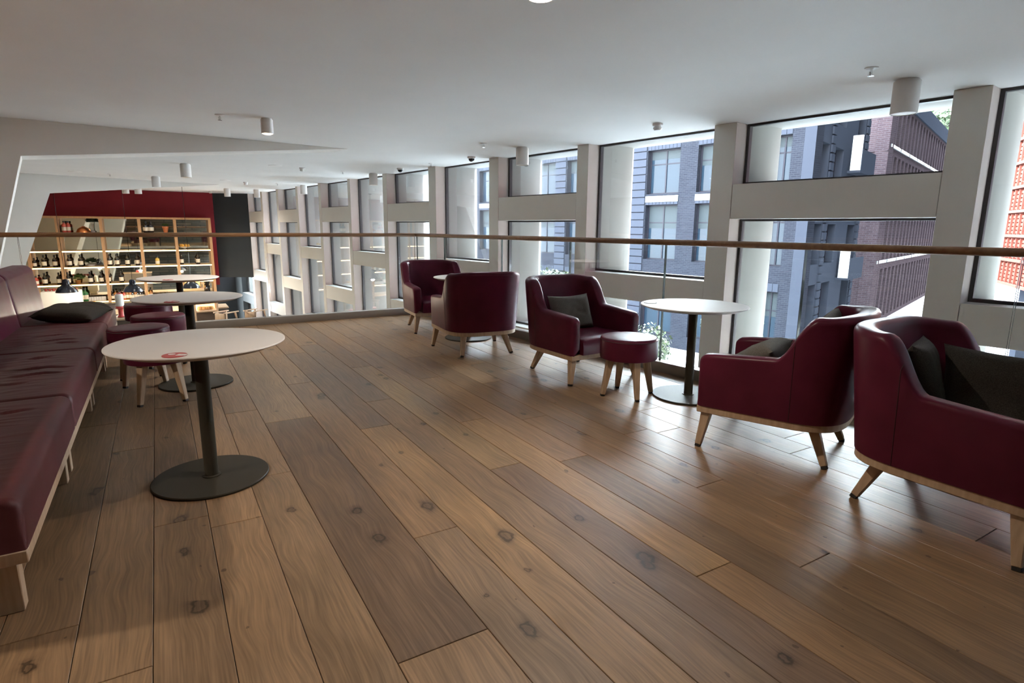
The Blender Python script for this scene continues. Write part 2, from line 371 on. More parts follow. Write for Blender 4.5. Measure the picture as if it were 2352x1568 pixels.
# boards
edges = [-1.296+.197*i for i in range(0, 6)]+[-.117, .080, .275, .470, .757, .947, 1.142, 1.335, 1.520, 1.702, 1.890, 2.080, 2.270, 2.465, 2.660, 2.855, 3.050, 3.245, 3.440, 3.635, 3.830, 4.02]
known = {(.470): [(1.384, .95), (3.73, .5)], (.757): [(1.99, 1), (4.6, 1)], (.947): [(3.33, 1), (5.75, 1)], (1.142): [(3.86, 1), (6.1, 1)], (1.335): [(2.42, 1), (4.9, 1)],
         (1.520): [(1.25, 1), (3.15, 1), (5.5, 1)], (1.890): [(1.10, 1), (3.0, 1), (5.05, 1)], (2.080): [(1.75, 1), (3.9, 1)], (.275): [(2.9, 1), (4.05, 1), (6.2, 1)], (-.117): [(2.6, 1), (4.4, 1)]}
tones = {(.470, 1): (.200, .130, .085), (.470, 2): (.345, .235, .150), (.470, 0): (.330, .215, .130), (.757, 0): (.300, .205, .135), (.757, 1): (.300, .195, .120), (.947, 0): (.385, .250, .140),
         (1.142, 0): (.290, .195, .125), (1.335, 0): (.240, .160, .115), (1.335, 1): (.350, .240, .140), (1.520, 0): (.330, .210, .125), (1.520, 1): (.390, .255, .145), (.275, 0): (.320, .215, .135),
         (1.142, 1): (.250, .175, .125), (.947, 1): (.240, .165, .115), (.080, 0): (.270, .180, .110), (-.117, 0): (.270, .180, .115)}
rb = random.Random(3)
for ci in range(len(edges)-1):
    x0, x1 = edges[ci], edges[ci+1]
    js = [j for j, _ in known.get(round(x0, 3), [])]
    if not js:
        y = .2+rb.random()*1.9
        while y < YE: js.append(y); y += 1.7+rb.random()*.5
    ys = [-.6]+js+[YE-.002]
    for k in range(len(ys)-1):
        if ys[k+1]-ys[k] < .05: continue
        pl = [(x0, ys[k]), (x1, ys[k]), (x1, ys[k+1]), (x0, ys[k+1])]
        pl = cut(pl, lambda x, y: NE-.004-(x*nv[0]+y*nv[1]))
        if len(pl) < 3: continue
        cx = (x0+x1)/2; cyy = (ys[k]+ys[k+1])/2; g = .0011
        ins = []
        for (px, py) in pl:
            ins.append((px+(g if px < cx else -g)-cx, py+(g if py < cyy else -g)-cyy))
        me_b = MB(); n_ = len(ins); ch = .0016
        lo = [(x, y, SL) for x, y in ins]; mid = [(x, y, -ch) for x, y in ins]
        top = [(x-math.copysign(ch, x), y-math.copysign(ch, y), 0) for x, y in ins]
        me_b.add(lo+mid+top, [tuple(range(n_))[::-1], tuple(range(2*n_, 3*n_))]+[(i, (i+1) % n_, n_+(i+1) % n_, n_+i) for i in range(n_)]+[(n_+i, n_+(i+1) % n_, 2*n_+(i+1) % n_, 2*n_+i) for i in range(n_)], 'plank')
        o = me_b.obj('plank', floor, smooth=0); o.location = (cx, cyy, 0)
        t = tones.get((round(x0, 3), k)); t = tuple(c_*q_ for c_, q_ in zip(t, (.62, .585, .515))) if t else None
        if t is None:
            v = .80+rb.random()*.42; wv_ = rb.random()*.03
            t = (.183*v+wv_*.45, .115*v+wv_*.15, .064*v)
        o.color = (*t, 1)
b = MB(); b.prism([(x, y, SL) for x, y in cut([(-6, -3), (7, -3), (7, -.61), (-6, -.61)], kn_)], (0, 0, -SL), 'oak'); b.obj('floor_border', floor)
b = MB(); b.box((-6, -.6, SL), (-1.31, YE, -.001), 'oak'); b.obj('floor_border', floor)
# lower floor, ceiling
b = MB(); b.box((-9, -3, ZL-.2), (9, 26, ZL), 'lowerfloor'); struct(b.obj('floor'))
b = MB(); cp = cut([(-9, -9), (9, -9), (9, 27), (-9, 27)], lambda x, y: 5.90-(x*nv[0]+y*nv[1]))
b.prism([(x, y, ZC) for x, y in cp], (0, 0, .3), 'ceiling'); ceiling = struct(b.obj('ceiling'))
# side wall and wall behind the camera
b = MB(); b.box((-6.3, -3.2, ZL), (-6, 24.6, ZC), 'taupe_dark'); struct(b.obj('wall_left'))
b = MB(); pbk = cut([(-6.3, -3.4), (9, -3.4), (9, -3.1), (-6.3, -3.1)], lambda x, y: 5.6-(x*nv[0]+y*nv[1]))
b.prism([(x, y, ZL) for x, y in pbk], (0, 0, ZC-ZL), 'stone_brick'); struct(b.obj('wall_back', uv=((1, 0, 0), (0, 0, 1)), smooth=0))
# two slanted portal walls
def portal(tip, other, corner_px, foot_px, thick, name):
    p0 = np.array([tip[0], tip[1], 0]); u = np.array([other[0]-tip[0], other[1]-tip[1], 0]); u /= np.linalg.norm(u)
    nr = np.array([-u[1], u[0], 0]); nr = nr if nr[1] > 0 else -nr
    a = onplane(*corner_px, p0, nr); f = onplane(*foot_px, p0, nr)
    g = a+(f-a)*((ZL-a.z)/(f.z-a.z))
    sl = 6.0 if True else 0
    tl = (-6-tip[0])/u[0]; L = lambda z: Vector(p0+u*tl)+Vector((0, 0, z))
    T = Vector((tip[0], tip[1], ZC))
    b = MB(); b.prism([T, a, g, L(ZL), L(ZC)], Vector(nr)*thick, 'wallpaint'); return struct(b.obj(name, bevel=.004, smooth=30))
portal((2.39, 8.39), (-1.23, 7.93), (48, 358), (-2, 600), .48, 'wall_left')
portal((1.57, 17.57), (-2.23, 16.31), (115, 443), (58, 612), .40, 'wall_left')

# ------------------------------------------------------------------ window wall
bays = [(-8.95, -7.10, 2), (-6.87, -5.02, 1), (-4.79, -2.94, 2), (-2.71, -.86, 1), (-.62, 1.37, 2), (1.61, 3.41, 1), (3.66, 5.46, 2), (5.66, 7.36, 1), (7.60, 9.20, 2), (9.45, 11.10, 1), (11.28, 12.91, 2),
        (13.05, 14.70, 1), (14.87, 16.40, 2), (16.56, 18.10, 1), (18.27, 19.70, 2), (19.88, 21.32, 1), (21.50, 23.0, 2)]
NI, NG, NX = 5.566, 5.765, 6.48
bands = {1: [(1.305, 1.650), (-.62, -.285), (-2.43, -2.09)], 2: [(.335, .645), (-1.54, -1.22), (-3.2, -3.0)]}
wall_right = struct(boxmesh((NI, -10, ZL-.3), (NG, 24, ZL), 'taupe', 'wall_right', tf=lambda n, w, z: W(n, w, z)))
def two_tone(name, n0, n1, w0, w1, z0, z1, parent, face, side, tops=None, bevel=.002):
    b = MB(); tf = lambda n, w, z: W(n, w, z)
    vs = [tf(*v) for v in ((n0, w0, z0), (n1, w0, z0), (n1, w1, z0), (n0, w1, z0), (n0, w0, z1), (n1, w0, z1), (n1, w1, z1), (n0, w1, z1))]
    fs = [(0, 3, 2, 1), (4, 5, 6, 7), (0, 1, 5, 4), (1, 2, 6, 5), (2, 3, 7, 6), (3, 0, 4, 7)]
    ks = [side, tops or side, side, face, side, face]
    for f, k in zip(fs, ks): b.add([vs[i] for i in f], [(0, 1, 2, 3)], k)
    return b.obj(name, parent, weld=True, bevel=bevel, bseg=1, smooth=0)
prev = -9.2
win = 0
for i, (w0, w1, ty) in enumerate(bays):
    nx_ = bays[i+1][0] if i+1 < len(bays) else 24.5
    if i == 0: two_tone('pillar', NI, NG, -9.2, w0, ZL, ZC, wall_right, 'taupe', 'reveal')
    last = w0 > 21
    ztop = ZC if not last else -.62
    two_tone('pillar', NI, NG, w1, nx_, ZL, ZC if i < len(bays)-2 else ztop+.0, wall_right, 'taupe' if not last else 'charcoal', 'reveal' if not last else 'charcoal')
    # precast fin outside: flared, thicker towards the street
    b = MB(); wa, wb = w1-.02, nx_+.02
    pf = [W(NG+.05, wa), W(NX-.10, wa-.02), W(NX, wa+.05), W(NX, wb-.05), W(NX-.10, wb+.02), W(NG+.05, wb)]
    b.prism([p+Vector((0, 0, ZL-2.2)) for p in pf], (0, 0, ZC+.12-ZL+2.2 if not last else 3), 'concrete'); b.obj('precast_fin', wall_right, bevel=.012, smooth=30)
    bs = [(z0, z1) for z0, z1 in bands[ty] if z1 <= ztop+.01]
    for z0, z1 in bs:
        two_tone('transom', NI+.003, NG, w0+.004, w1-.004, z0, z1, wall_right, 'taupe' if not last else 'charcoal', 'taupe' if not last else 'charcoal', tops='concrete')
        b = MB(); b.box((NG+.05, w0, z0+.02), (NX-.04, w1, z1-.04), 'concrete', tf=lambda n, w, z: W(n, w, z)); b.obj('precast_transom', wall_right, bevel=.012, smooth=30)
    zs = [ztop]+[z for bb in bs for z in (bb[1], bb[0])]+[ZL]
    for k in range(0, len(zs), 2):
        zt, zb = zs[k], zs[k+1]
        if zt-zb < .1: continue
        win += 1; ft = .030
        b = MB(); tf = lambda n, w, z: W(n, w, z)
        b.box((NG-.002, w0, zb), (NG+.05, w0+ft, zt), 'frame_dark', tf); b.box((NG-.002, w1-ft, zb), (NG+.05, w1, zt), 'frame_dark', tf)
        b.box((NG-.002, w0+ft, zb), (NG+.05, w1-ft, zb+.028), 'frame_dark', tf); b.box((NG-.002, w0+ft, zt-.022), (NG+.05, w1-ft, zt), 'frame_dark', tf)
        o = struct(b.obj('window_%d' % win, smooth=0))
        p = MB(); p.box((NG+.012, w0+ft, zb+.028), (NG+.024, w1-ft, zt-.022), 'glass', tf); p.obj('pane', o, smooth=0)
# head strip: outside lintel and the slab edge above the openings
b = MB(); b.box((NG+.05, -10, ZC+.02), (NX, 24.5, ZC+.55), 'concrete', tf=lambda n, w, z: W(n, w, z)); b.obj('precast_lintel', wall_right, bevel=.012, smooth=30)
# shut the gap between the side walls and window wall behind camera
struct(boxmesh((NI, -10.2, ZL), (NX, -9.2, ZC), 'taupe', 'wall_right', tf=lambda n, w, z: W(n, w, z)))

# ------------------------------------------------------------------ far wall with the bar
YB = 22.0
xr = aty(498, 560, YB).x
zred = aty(513, 654, YB).z
wall_far = struct(boxmesh((-6, YB+.35, ZL), (xr-.6, YB+.6, ZC), 'charcoal', 'wall_far'))
b = MB(); b.box((-6, YB+.12, zred), (xr, YB+.35, ZC), 'red_wall'); b.obj('bulkhead', wall_far, smooth=0)
pc = W(NI, 21.34); 
b = MB(); q0 = Vector((xr-.05, YB+.40, 0)); q1 = Vector((pc.x, pc.y, 0)); e_ = Vector((0, .25, 0))
zdk = -.55
b.prism([q0+Vector((0, 0, zdk)), q1+Vector((0, 0, zdk)), q1+Vector((0, 0, ZC)), q0+Vector((0, 0, ZC))], e_, 'charcoal'); b.obj('bulkhead', wall_far, smooth=0)
struct(boxmesh((xr-.7, 24.4, ZL), (5.5, 24.6, ZC), 'charcoal', 'wall_far'))

# ================================================================== BALUSTRADE
bal = thing('glass_balustrade', 'frameless glass balustrade with round wooden handrail along the mezzanine edge', 'railing', (0, 0, 0))
xc = (NE+.05-(YE+.05)*nv[1])/nv[0]
corner = Vector((xc, YE+.05, 0)); wl_ = corner.dot(Vector(wv))
a0 = Vector((-5.9, YE+.05, 0)); ZR = 1.09
near_end = W(NE+.05, -2.9)
HK = .088
b = MB(); b.box((-6, YE, SL), (xc+.05, YE+.10, HK), 'curb'); b.obj('base_shoe', bal, bevel=.004)
b = MB(); b.box((NE, -2.95, SL), (NE+.10, wl_-.051, HK), 'curb', tf=lambda n, w, z: W(n, w, z)); b.obj('base_shoe', bal, bevel=.004)
b = MB(); b.tube([a0+Vector((0, 0, ZR)), corner+Vector((-.02, 0, ZR)), corner+Vector((.0, 0, ZR)), W(NE+.05, wl_-.02, ZR), near_end+Vector((0, 0, ZR))], .0245, 14, 'rail_wood'); b.obj('handrail', bal, smooth=50)
def gpanel(p, q):
    d = (q-p).normalized(); t = d.cross(Vector((0, 0, 1)))*.0095
    z0, z1 = Vector((0, 0, HK-.04)), Vector((0, 0, ZR-.005))
    vs = [p-t+z0, q-t+z0, q+t+z0, p+t+z0, p-t+z1, q-t+z1, q+t+z1, p+t+z1]
    b = MB(); b.add(vs, [(0, 1, 5, 4), (2, 3, 7, 6)], 'balglass'); b.add(vs, [(0, 3, 2, 1), (4, 5, 6, 7), (1, 2, 6, 5), (3, 0, 4, 7)], 'glassedge')
    b.obj('glass_panel', bal, smooth=0)
xs = [-5.9, -4.4, -2.9, -1.40, -.05+.02, 1.5, xc-.02]
xs = [-5.9, -4.3, -2.75, -1.20, aty(338, 640, YE+.05).x, aty(618, 640, YE+.05).x, xc-.02]
for i in range(len(xs)-1): gpanel(Vector((xs[i]+.004, YE+.05, 0)), Vector((xs[i+1]-.004, YE+.05, 0)))
def wat(u, v):
    p = onplane(u, v, nv*(NE+.05), nv); return float(np.array(p)@wv)
jw = [wl_-.02, wat(1022, 620), wat(1153, 600), wat(1309, 620), wat(1526, 640), wat(1846, 640), wat(2340, 650)]
jw += [jw[-1]-1.0, jw[-1]-2.0, -2.9]
for i in range(len(jw)-1): gpanel(W(NE+.05, jw[i]-.004), W(NE+.05, jw[i+1]+.004))

# ================================================================== FURNITURE
def leg(parent, top, bot, wt, wb, key='oak', glide=True, side=None, name='leg'):
    b = MB(); top = Vector(top); bot = Vector(bot); d = (bot-top).normalized()
    foot = bot-d*(.014/abs(d.z)) if glide else bot
    b.bar(top, foot, wt, wb, key, side); o = b.obj(name, parent, bevel=.003, bseg=1, smooth=30)
    if glide:
        g = MB(); g.bar(foot, bot, wb*.86, wb*.86, 'black_foot', side); g.obj('glide', o, smooth=30)
    return o
# ---- armchair
def chair_path():
    pts = []
    ax, y0, ry, ex = .352, -.06, .325, 3.1
    for y, ins in ((.335, .020), (.331, .010), (.322, .003), (.305, 0), (.25, 0), (.16, 0), (.08, 0), (.02, 0), (-.03, 0)): pts.append((ax, y, ins))
    side = pts[:9]; arc = []
    N = 400
    for i in range(0, N+1):
        a = PI*i/N; c, s_ = math.cos(a), math.sin(a)
        arc.append(Vector((math.copysign(abs(c)**(2/ex), c)*ax, y0-ry*abs(s_)**(2/ex))))
    # even steps along the arc
    L_ = [0]
    for i in range(1, len(arc)): L_.append(L_[-1]+(arc[i]-arc[i-1]).length)
    K = 84; mid = []; j = 0
    for k_ in range(K+1):
        t = L_[-1]*k_/K
        while j < len(L_)-2 and L_[j+1] < t: j += 1
        f_ = (t-L_[j])/max(1e-9, L_[j+1]-L_[j]); p_ = arc[j].lerp(arc[j+1], f_); mid.append((p_.x, p_.y, 0))
    return side+mid+[(-x, y, i_) for x, y, i_ in side[::-1]]
def sstep(t): t = max(0, min(1, t)); return t*t*(3-2*t)
def chair_meshes():
    P = chair_path(); n = len(P); zb = .238
    nrm = []
    for i in range(n):
        a = P[max(i-1, 0)]; c = P[min(i+1, n-1)]; t = Vector((c[0]-a[0], c[1]-a[1])); t = t.normalized() if t.length > 0 else Vector((0, -1))
        if i < 6: t = Vector((0, -1))
        if i > n-7: t = Vector((0, 1))
        nrm.append(Vector((t.y, -t.x)))        # inward
    for i in range(n):
        if nrm[i].dot(Vector((-P[i][0], -P[i][1]-.0))) < 0: nrm[i] = -nrm[i]
    b = MB(); secs = []
    for i, (x, y, ins) in enumerate(P):
        m_ = nrm[i]
        rise = sstep((-.050-y)/(.180))
        front = max(0, min(1, (y-.285)/.05))
        zt = .533+.022*max(0, min(1, (.30-y)/.33))-.030*front**2.2
        zt = zt+(.782-zt)*rise+.016*sstep((-.25-y)/.14)
        th = .088+.012*rise-2*ins
        r = th/2; k = .55
        rc = min(r*.85, .026+.010*rise); rz = rc*1.0; k = rz/r
        prof = [(ins, zb), (ins, zb+.55*(zt-rz-zb)), (ins, zt-rz)]
        for a in (25, 50, 72, 90): prof.append((ins+rc*(1-math.cos(math.radians(a))), zt-rz+rz*math.sin(math.radians(a))))
        prof.append((ins+r, zt+.0015))
        for a in (90, 72, 50, 25): prof.append((ins+th-rc*(1-math.cos(math.radians(a))), zt-rz+rz*math.sin(math.radians(a))))
        prof += [(ins+th, zt-r*k), (ins+th, .42 if zt-r*k > .43 else zt-r*k-.02), (ins+th, .28)]
        sec = []
        for off, z in prof:
            fl = .030*(z-zb)/.56*(1 if y < .1 else max(.25, 1-(y-.1)*3))
            lean = .035*sstep((-.15-y)/.2)*(z-zb)/.56
            px = x+m_.x*(off-fl); py = y+m_.y*(off-fl)-lean
            if y > .30: py = min(py, y)
            sec.append((px, py, z))
        secs.append(sec)
    k = len(secs[0])
    vs = [p for s_ in secs for p in s_]
    fs = [(i*k+j, i*k+j+1, (i+1)*k+j+1, (i+1)*k+j) for i in range(n-1) for j in range(k-1)]
    fs += [tuple(range(k)), tuple(range((n-1)*k, n*k))[::-1]]
    b.add(vs, fs, 'leather'); shell = b.mesh('shell', smooth=38)
    seam = []
    for sg in (1, -1):
        sb = MB()
        i_ = min(range(n), key=lambda q: abs(P[q][1]+.14)+(9 if P[q][0]*sg < 0 else 0))
        pl_ = []
        for q in range(0, 6):
            v_ = Vector(secs[i_][q]); v_.x -= nrm[i_].x*.0002; v_.y -= nrm[i_].y*.0002; pl_.append(v_)
        sb.tube(pl_, .0016, 5, 'seam'); seam.append(sb.mesh('seam'))
    # base ring
    b = MB(); ring = [(x+nrm[i].x*.004, y+nrm[i].y*.004) for i, (x, y, s_) in enumerate(P) if 3 <= i <= n-4]
    ring = [(ring[0][0], .332)]+ring+[(ring[-1][0], .332)]
    b.prism([(x, y, .200) for x, y in ring], (0, 0, .039), 'oak'); base = b.mesh('base_ring', bevel=.003, bseg=1, smooth=40)
    # seat
    b = MB(); nx, ny = 14, 14
    def sp(u, v, z):
        hw = .258; y_ = -.275+(v+1)/2*.625
        cr = .06; 
        return (u*hw, y_, z)
    top = []; grid = []
    for iy in range(ny+1):
        for ix in range(nx+1):
            u = -1+2*ix/nx; v = -1+2*iy/ny
            uu = math.copysign(1-(1-abs(u))**1.6, u); vv = math.copysign(1-(1-abs(v))**1.6, v)
            edge = max(abs(uu), abs(vv))
            drop = .022*max(0, (edge-.86)/.14)**2.2
            z = .372-.010*(uu*uu+vv*vv)/2-drop+.004*noise.noise(Vector((u*2.1, v*2.3, 3.1)))
            grid.append(sp(uu, vv, z))
    b.add(grid, [(iy*(nx+1)+ix, iy*(nx+1)+ix+1, (iy+1)*(nx+1)+ix+1, (iy+1)*(nx+1)+ix) for iy in range(ny) for ix in range(nx)], 'leather')
    rim = [ix for ix in range(nx+1)]+[iy*(nx+1)+nx for iy in range(1, ny+1)]+[ny*(nx+1)+ix for ix in range(nx-1, -1, -1)]+[iy*(nx+1) for iy in range(ny-1, 0, -1)]
    low = [(grid[i][0]*1.0, grid[i][1]+(.006 if grid[i][1] > .3 else 0), .30) for i in rim]; low2 = [(p[0], p[1], .240) for p in low]
    o_ = len(b.v); b.v += low; o2 = len(b.v); b.v += low2; L_ = len(rim)
    for i in range(L_):
        j = (i+1) % L_; b.f.append((rim[i], rim[j], o_+j, o_+i)); b.mi.append(0); b.f.append((o_+i, o_+j, o2+j, o2+i)); b.mi.append(0)
    b.f.append(tuple(range(o2, o2+L_))); b.mi.append(0)
    seat = b.mesh('seat', smooth=50)
    return shell, base, seat, seam
def make_armchair(label, loc, f):
    t = thing('armchair', label, 'armchair', loc, math.atan2(-f[0], f[1]), 'burgundy leather tub armchairs')
    sh, ba, se, sm_ = chair_meshes()
    o_ = link(sh, 'shell', t); [link(q_, 'seam', o_) for q_ in sm_]; link(ba, 'base_ring', t); link(se, 'seat', t)
    for sx_ in (-1, 1):
        leg(t, (sx_*.308, .285, .2), (sx_*.345, .312, 0), .052, .032)
        leg(t, (sx_*.205, -.235, .2), (sx_*.256, -.318, 0), .052, .032)
    return t
chairs = [('burgundy leather armchair with a cushion, facing the stool by the glass', (2.967, 3.825, 0), (.045, -.99)),
          ('burgundy leather armchair turned with its back to the room, before the far window table', (2.643, 5.10, 0), (.108, .99)),
          ('burgundy leather armchair furthest away, beyond the far window table', (2.815, 6.447, 0), (-.11, -.99)),
          ('burgundy leather armchair seen side-on with a grey cushion on its seat', (2.943, 1.958, 0), (-.36, .93)),
          ('burgundy leather armchair nearest the viewer, cut by the frame, with two dark cushions', (2.890, 1.007, 0), (.02, -1.0))]
proto = make_armchair(*chairs[0])
ch_objs = [proto]
for lab, loc, f in chairs[1:]:
    c = dup(proto); c.location = loc; c.rotation_euler = (0, 0, math.atan2(-f[0], f[1])); c['label'] = lab; ch_objs.append(c)

# ---- stools
def make_stool(label, loc, rz):
    t = thing('stool', label, 'stool', loc, rz, 'round burgundy leather stools')
    r, z0, z1 = .206, .280, .438
    prof = [(r*.93, z0), (r*.985, z0+.004), (r, z0+.014), (r*1.006, (z0+z1)/2), (r, z1-.020), (r*.99, z1-.010), (r*.965, z1-.003), (r*.90, z1), (r*.5, z1+.003), (.001, z1+.004)]
    b = MB(); b.lathe(prof, 40, 'leather'); s_ = b.obj('seat', t, smooth=50)
    b = MB(); b.lathe([(r*1.001, z1-.022), (r*1.012, z1-.0195), (r*1.001, z1-.017)], 40, 'seam', cap=False); b.obj('piping', s_, smooth=0)
    for k in range(4):
        a = PI/4+k*PI/2; c, s2 = math.cos(a), math.sin(a)
        leg(t, (c*.135, s2*.135, z0+.004), (c*.190, s2*.190, 0), .050, .030, side=(c, s2, 0))
    return t
stools = [('round burgundy stool on wooden legs in front of the armchair by the glass', (2.862, 3.105, 0), .06+PI/4-.40),
          ('round burgundy stool mostly hidden under the nearest white table', (-.065, 4.63, 0), .02),
          ('round burgundy stool beside the sofa, behind the nearest white table', (-.18, 5.23, 0), .10),
          ('round burgundy stool in front of the middle white table, nearer its column', (-.05, 5.86, 0), .3),
          ('round burgundy stool furthest from the viewer, partly under the middle white table', (-.13, 6.76, 0), .2)]
st = make_stool(*stools[0])
for lab, loc, rz in stools[1:]:
    c = dup(st); c.location = loc; c.rotation_euler = (0, 0, rz); c['label'] = lab

# ---- round tables
def make_table(label, loc):
    t = thing('pedestal_table', label, 'table', loc, 0, 'round white pedestal tables')
    zt, r = .672, .372
    b = MB(); b.lathe([(r-.050, zt-.026), (r-.004, zt-.009), (r, zt-.006)], 64, 'edge', cap=False)
    b.lathe([(r, zt-.006), (r, zt-.002), (r-.002, zt), (r*.5, zt), (.0005, zt)], 64, 'white_top')
    b.lathe([(.001, zt-.026), (r-.050, zt-.026)], 64, 'edge', cap=False)
    b.obj('tabletop', t, smooth=30)
    b = MB(); b.lathe([(.031, .012), (.031, zt-.026)], 24, 'bronze'); b.lathe([(.031, .012), (.042, .013), (.042, .017), (.031, .020)], 24, 'bronze', cap=False); b.obj('column', t)
    b = MB(); b.lathe([(.085, zt-.032), (.085, zt-.0262)], 24, 'bronze'); b.obj('top_plate', t)
    b = MB(); b.lathe([(.250, .0), (.257, .003), (.257, .009), (.254, .013), (.03, .0135)], 56, 'bronze'); b.obj('base_disc', t, smooth=30)
    return t
tables = [('round white table nearest the viewer, by the leather sofa', (.125, 3.015, 0)), ('round white table in the middle of the three along the sofa', (.165, 4.99, 0)),
          ('round white table furthest along the sofa, against the bar view', (.160, 6.90, 0)), ('round white table by the window between two armchairs, with bare top', (3.235, 2.86, 0)),
          ('round white table at the far window, between two facing armchairs', (2.86, 5.68, 0))]
tb = make_table(*tables[0])
for lab, loc in tables[1:]:
    c = dup(tb); c.location = loc; c['label'] = lab
# coasters on the tables
def coaster(label, loc, key, rz=0.):
    t = thing('coaster', label, 'coaster', loc, rz, 'coasters on the white tables')
    b = MB(); b.lathe([(.046, 0), (.047, .001), (.047, .003), (.046, .004), (.001, .004)], 28, key); b.obj('disc', t, smooth=30)
    b = MB(); b.box((.012, -.018, .0041), (.050, .012, .0050), 'coaster_white'); b.lathe([(.014, .0041), (.014, .0048)], 16, 'coaster_white', c=(-.015, .008, 0)); b.obj('print', t, smooth=0)
coaster('red coaster with a white print on the nearest table', (.020, 2.722, .672), 'coaster_red', -.5)
coaster('dull red coaster on the middle sofa table', (.05, 4.68, .672), 'coaster_red', -.4)
coaster('dull red coaster on the furthest sofa table', (.06, 6.62, .672), 'coaster_red', -.4)
coaster('pale coaster on the table by the window', (3.03, 3.085, .672), 'coaster_white', -.2)

# ---- sofa
XF, XB = -.420, -1.02
sofa = thing('banquette_sofa', 'long burgundy leather bench sofa on a pale wooden frame', 'sofa', (XF, 2.12, 0))
ys_ = [2.12, 3.40, 4.66, 5.88, 7.08]
CREASE = {0: [(3.15, -.66, -.52, .10, .010, .012), (2.62, -.80, -.66, .05, .006, .010)], 1: [(4.055, -.80, -.47, .02, .013, .014), (3.88, -.74, -.50, .16, .012, .013), (3.72, -.80, -.62, .05, .008, .012), (4.38, -.72, -.61, .3, .012, .02)],
          2: [(5.22, -.84, -.62, .25, .009, .012), (5.02, -.74, -.54, .15, .010, .013), (4.90, -.66, -.52, .12, .009, .012)], 3: []}
def crease(i, x, y):
    d = 0
    for yc_, xa, xb, sl, dep, wd_ in CREASE[i]:
        t = (x-xa)/(xb-xa)
        if 0 < t < 1:
            q = (y-yc_-sl*(x-xa)-.010*math.sin(x*31+i))/wd_
            d += dep*math.sin(PI*t)**.7*(-math.exp(-q*q)+.55*math.exp(-(q-1.9)**2/1.4))
    return d
def soft_block(x0, x1, y0, y1, z0, z1, r, key, seed, wrinkle=0., lean=0., nx=18, ny=24, ci=None):
    """a block with rounded long edges, the top (and front) gently wrinkled"""
    prof = []     # cross-section from the bottom front up and over to the back
    prof.append((x1, z0)); prof.append((x1, z0+(z1-r-z0)*.5)); prof.append((x1, z1-r))
    for a in (15, 30, 45, 60, 75, 90): prof.append((x1-r+r*math.cos(math.radians(a)), z1-r+r*math.sin(math.radians(a))))
    for i in range(1, nx): prof.append((x1-r+(x0+r-x1+r)*i/nx, z1))
    for a in (90, 60, 30, 0): prof.append((x0+r-r*math.cos(math.radians(a)), z1-r+r*math.sin(math.radians(a))))
    prof.append((x0, z0))
    b = MB(); k = len(prof); N = ny
    ts = [0, .004, .010, .02]+[.02+.96*i/N for i in range(1, N)]+[.98, .990, .996, 1]
    rows = []
    for j, t in enumerate(ts):
        y = y0+(y1-y0)*t; d = min(t, 1-t)*(y1-y0)
        ins = .014*max(0, 1-d/.022)**2
        row = []
        for i, (x, z) in enumerate(prof):
            mx_, mz = (x0+x1)/2, (z0+z1)/2
            xx = x+(ins if x < mx_ else -ins)*(1 if z > z0+.02 else .3); zz = z-(ins if z > mz else 0)
            if z > z1-r*.5 and x0+.02 < x < x1-.02 and wrinkle:
                fx = (x-x0)/(x1-x0)
                v = noise.fractal(Vector((x*2.2+seed, y*11+seed*3, seed)), .8, 2, 4)
                rdg = max(0, 1-abs(v)*3.2)
                zz += wrinkle*(rdg-.35)*sstep(fx*3)*sstep((1-fx)*2.6)*sstep(d*5)+(crease(ci, x, y) if ci is not None else 0)
                zz += .009*math.sin(PI*fx)*math.sin(PI*t)
            xx -= lean*(zz-z0)
            row.append((xx-XF, y-2.12, zz))
        rows.append(row)
    vs = [p for r_ in rows for p in r_]; n = len(ts)
    fs = [(i*k+j, i*k+j+1, (i+1)*k+j+1, (i+1)*k+j) for i in range(n-1) for j in range(k-1)]+[(i*k+k-1, i*k, (i+1)*k, (i+1)*k+k-1) for i in range(n-1)]
    fs += [tuple(range(k)), tuple(range((n-1)*k, n*k))[::-1]]
    b.add(vs, fs, key); return b
for i in range(4):
    soft_block(XB-.02, XF, ys_[i]+.003, ys_[i+1]-.003, .235, .402, .042, 'leather_worn', 1.7*i+.4, .0035, nx=30, ny=150, ci=i).obj('seat_cushion', sofa, smooth=60)
    soft_block(XB-.15, XB+.045, ys_[i]+.003, ys_[i+1]-.003, .36, .820, .060, 'leather', 2.3*i+9, .0, lean=.13, nx=8, ny=20).obj('back_cushion', sofa, smooth=60)
b = MB(); b.box((XB-.20-XF, 0, .195), (0, ys_[-1]-2.12, .236), 'oak'); b.obj('base_frame', sofa, bevel=.003, bseg=1)
for yl in (2.225, 3.30, 3.455, 4.555, 4.71, 5.78, 5.93, 6.98):
    for x in (-.495, -1.12):
        b = MB(); b.box((x-.032-XF, yl-2.12-.028, 0), (x+.032-XF, yl-2.12+.028, .196), 'oak'); b.obj('leg', sofa, bevel=.003, bseg=1)

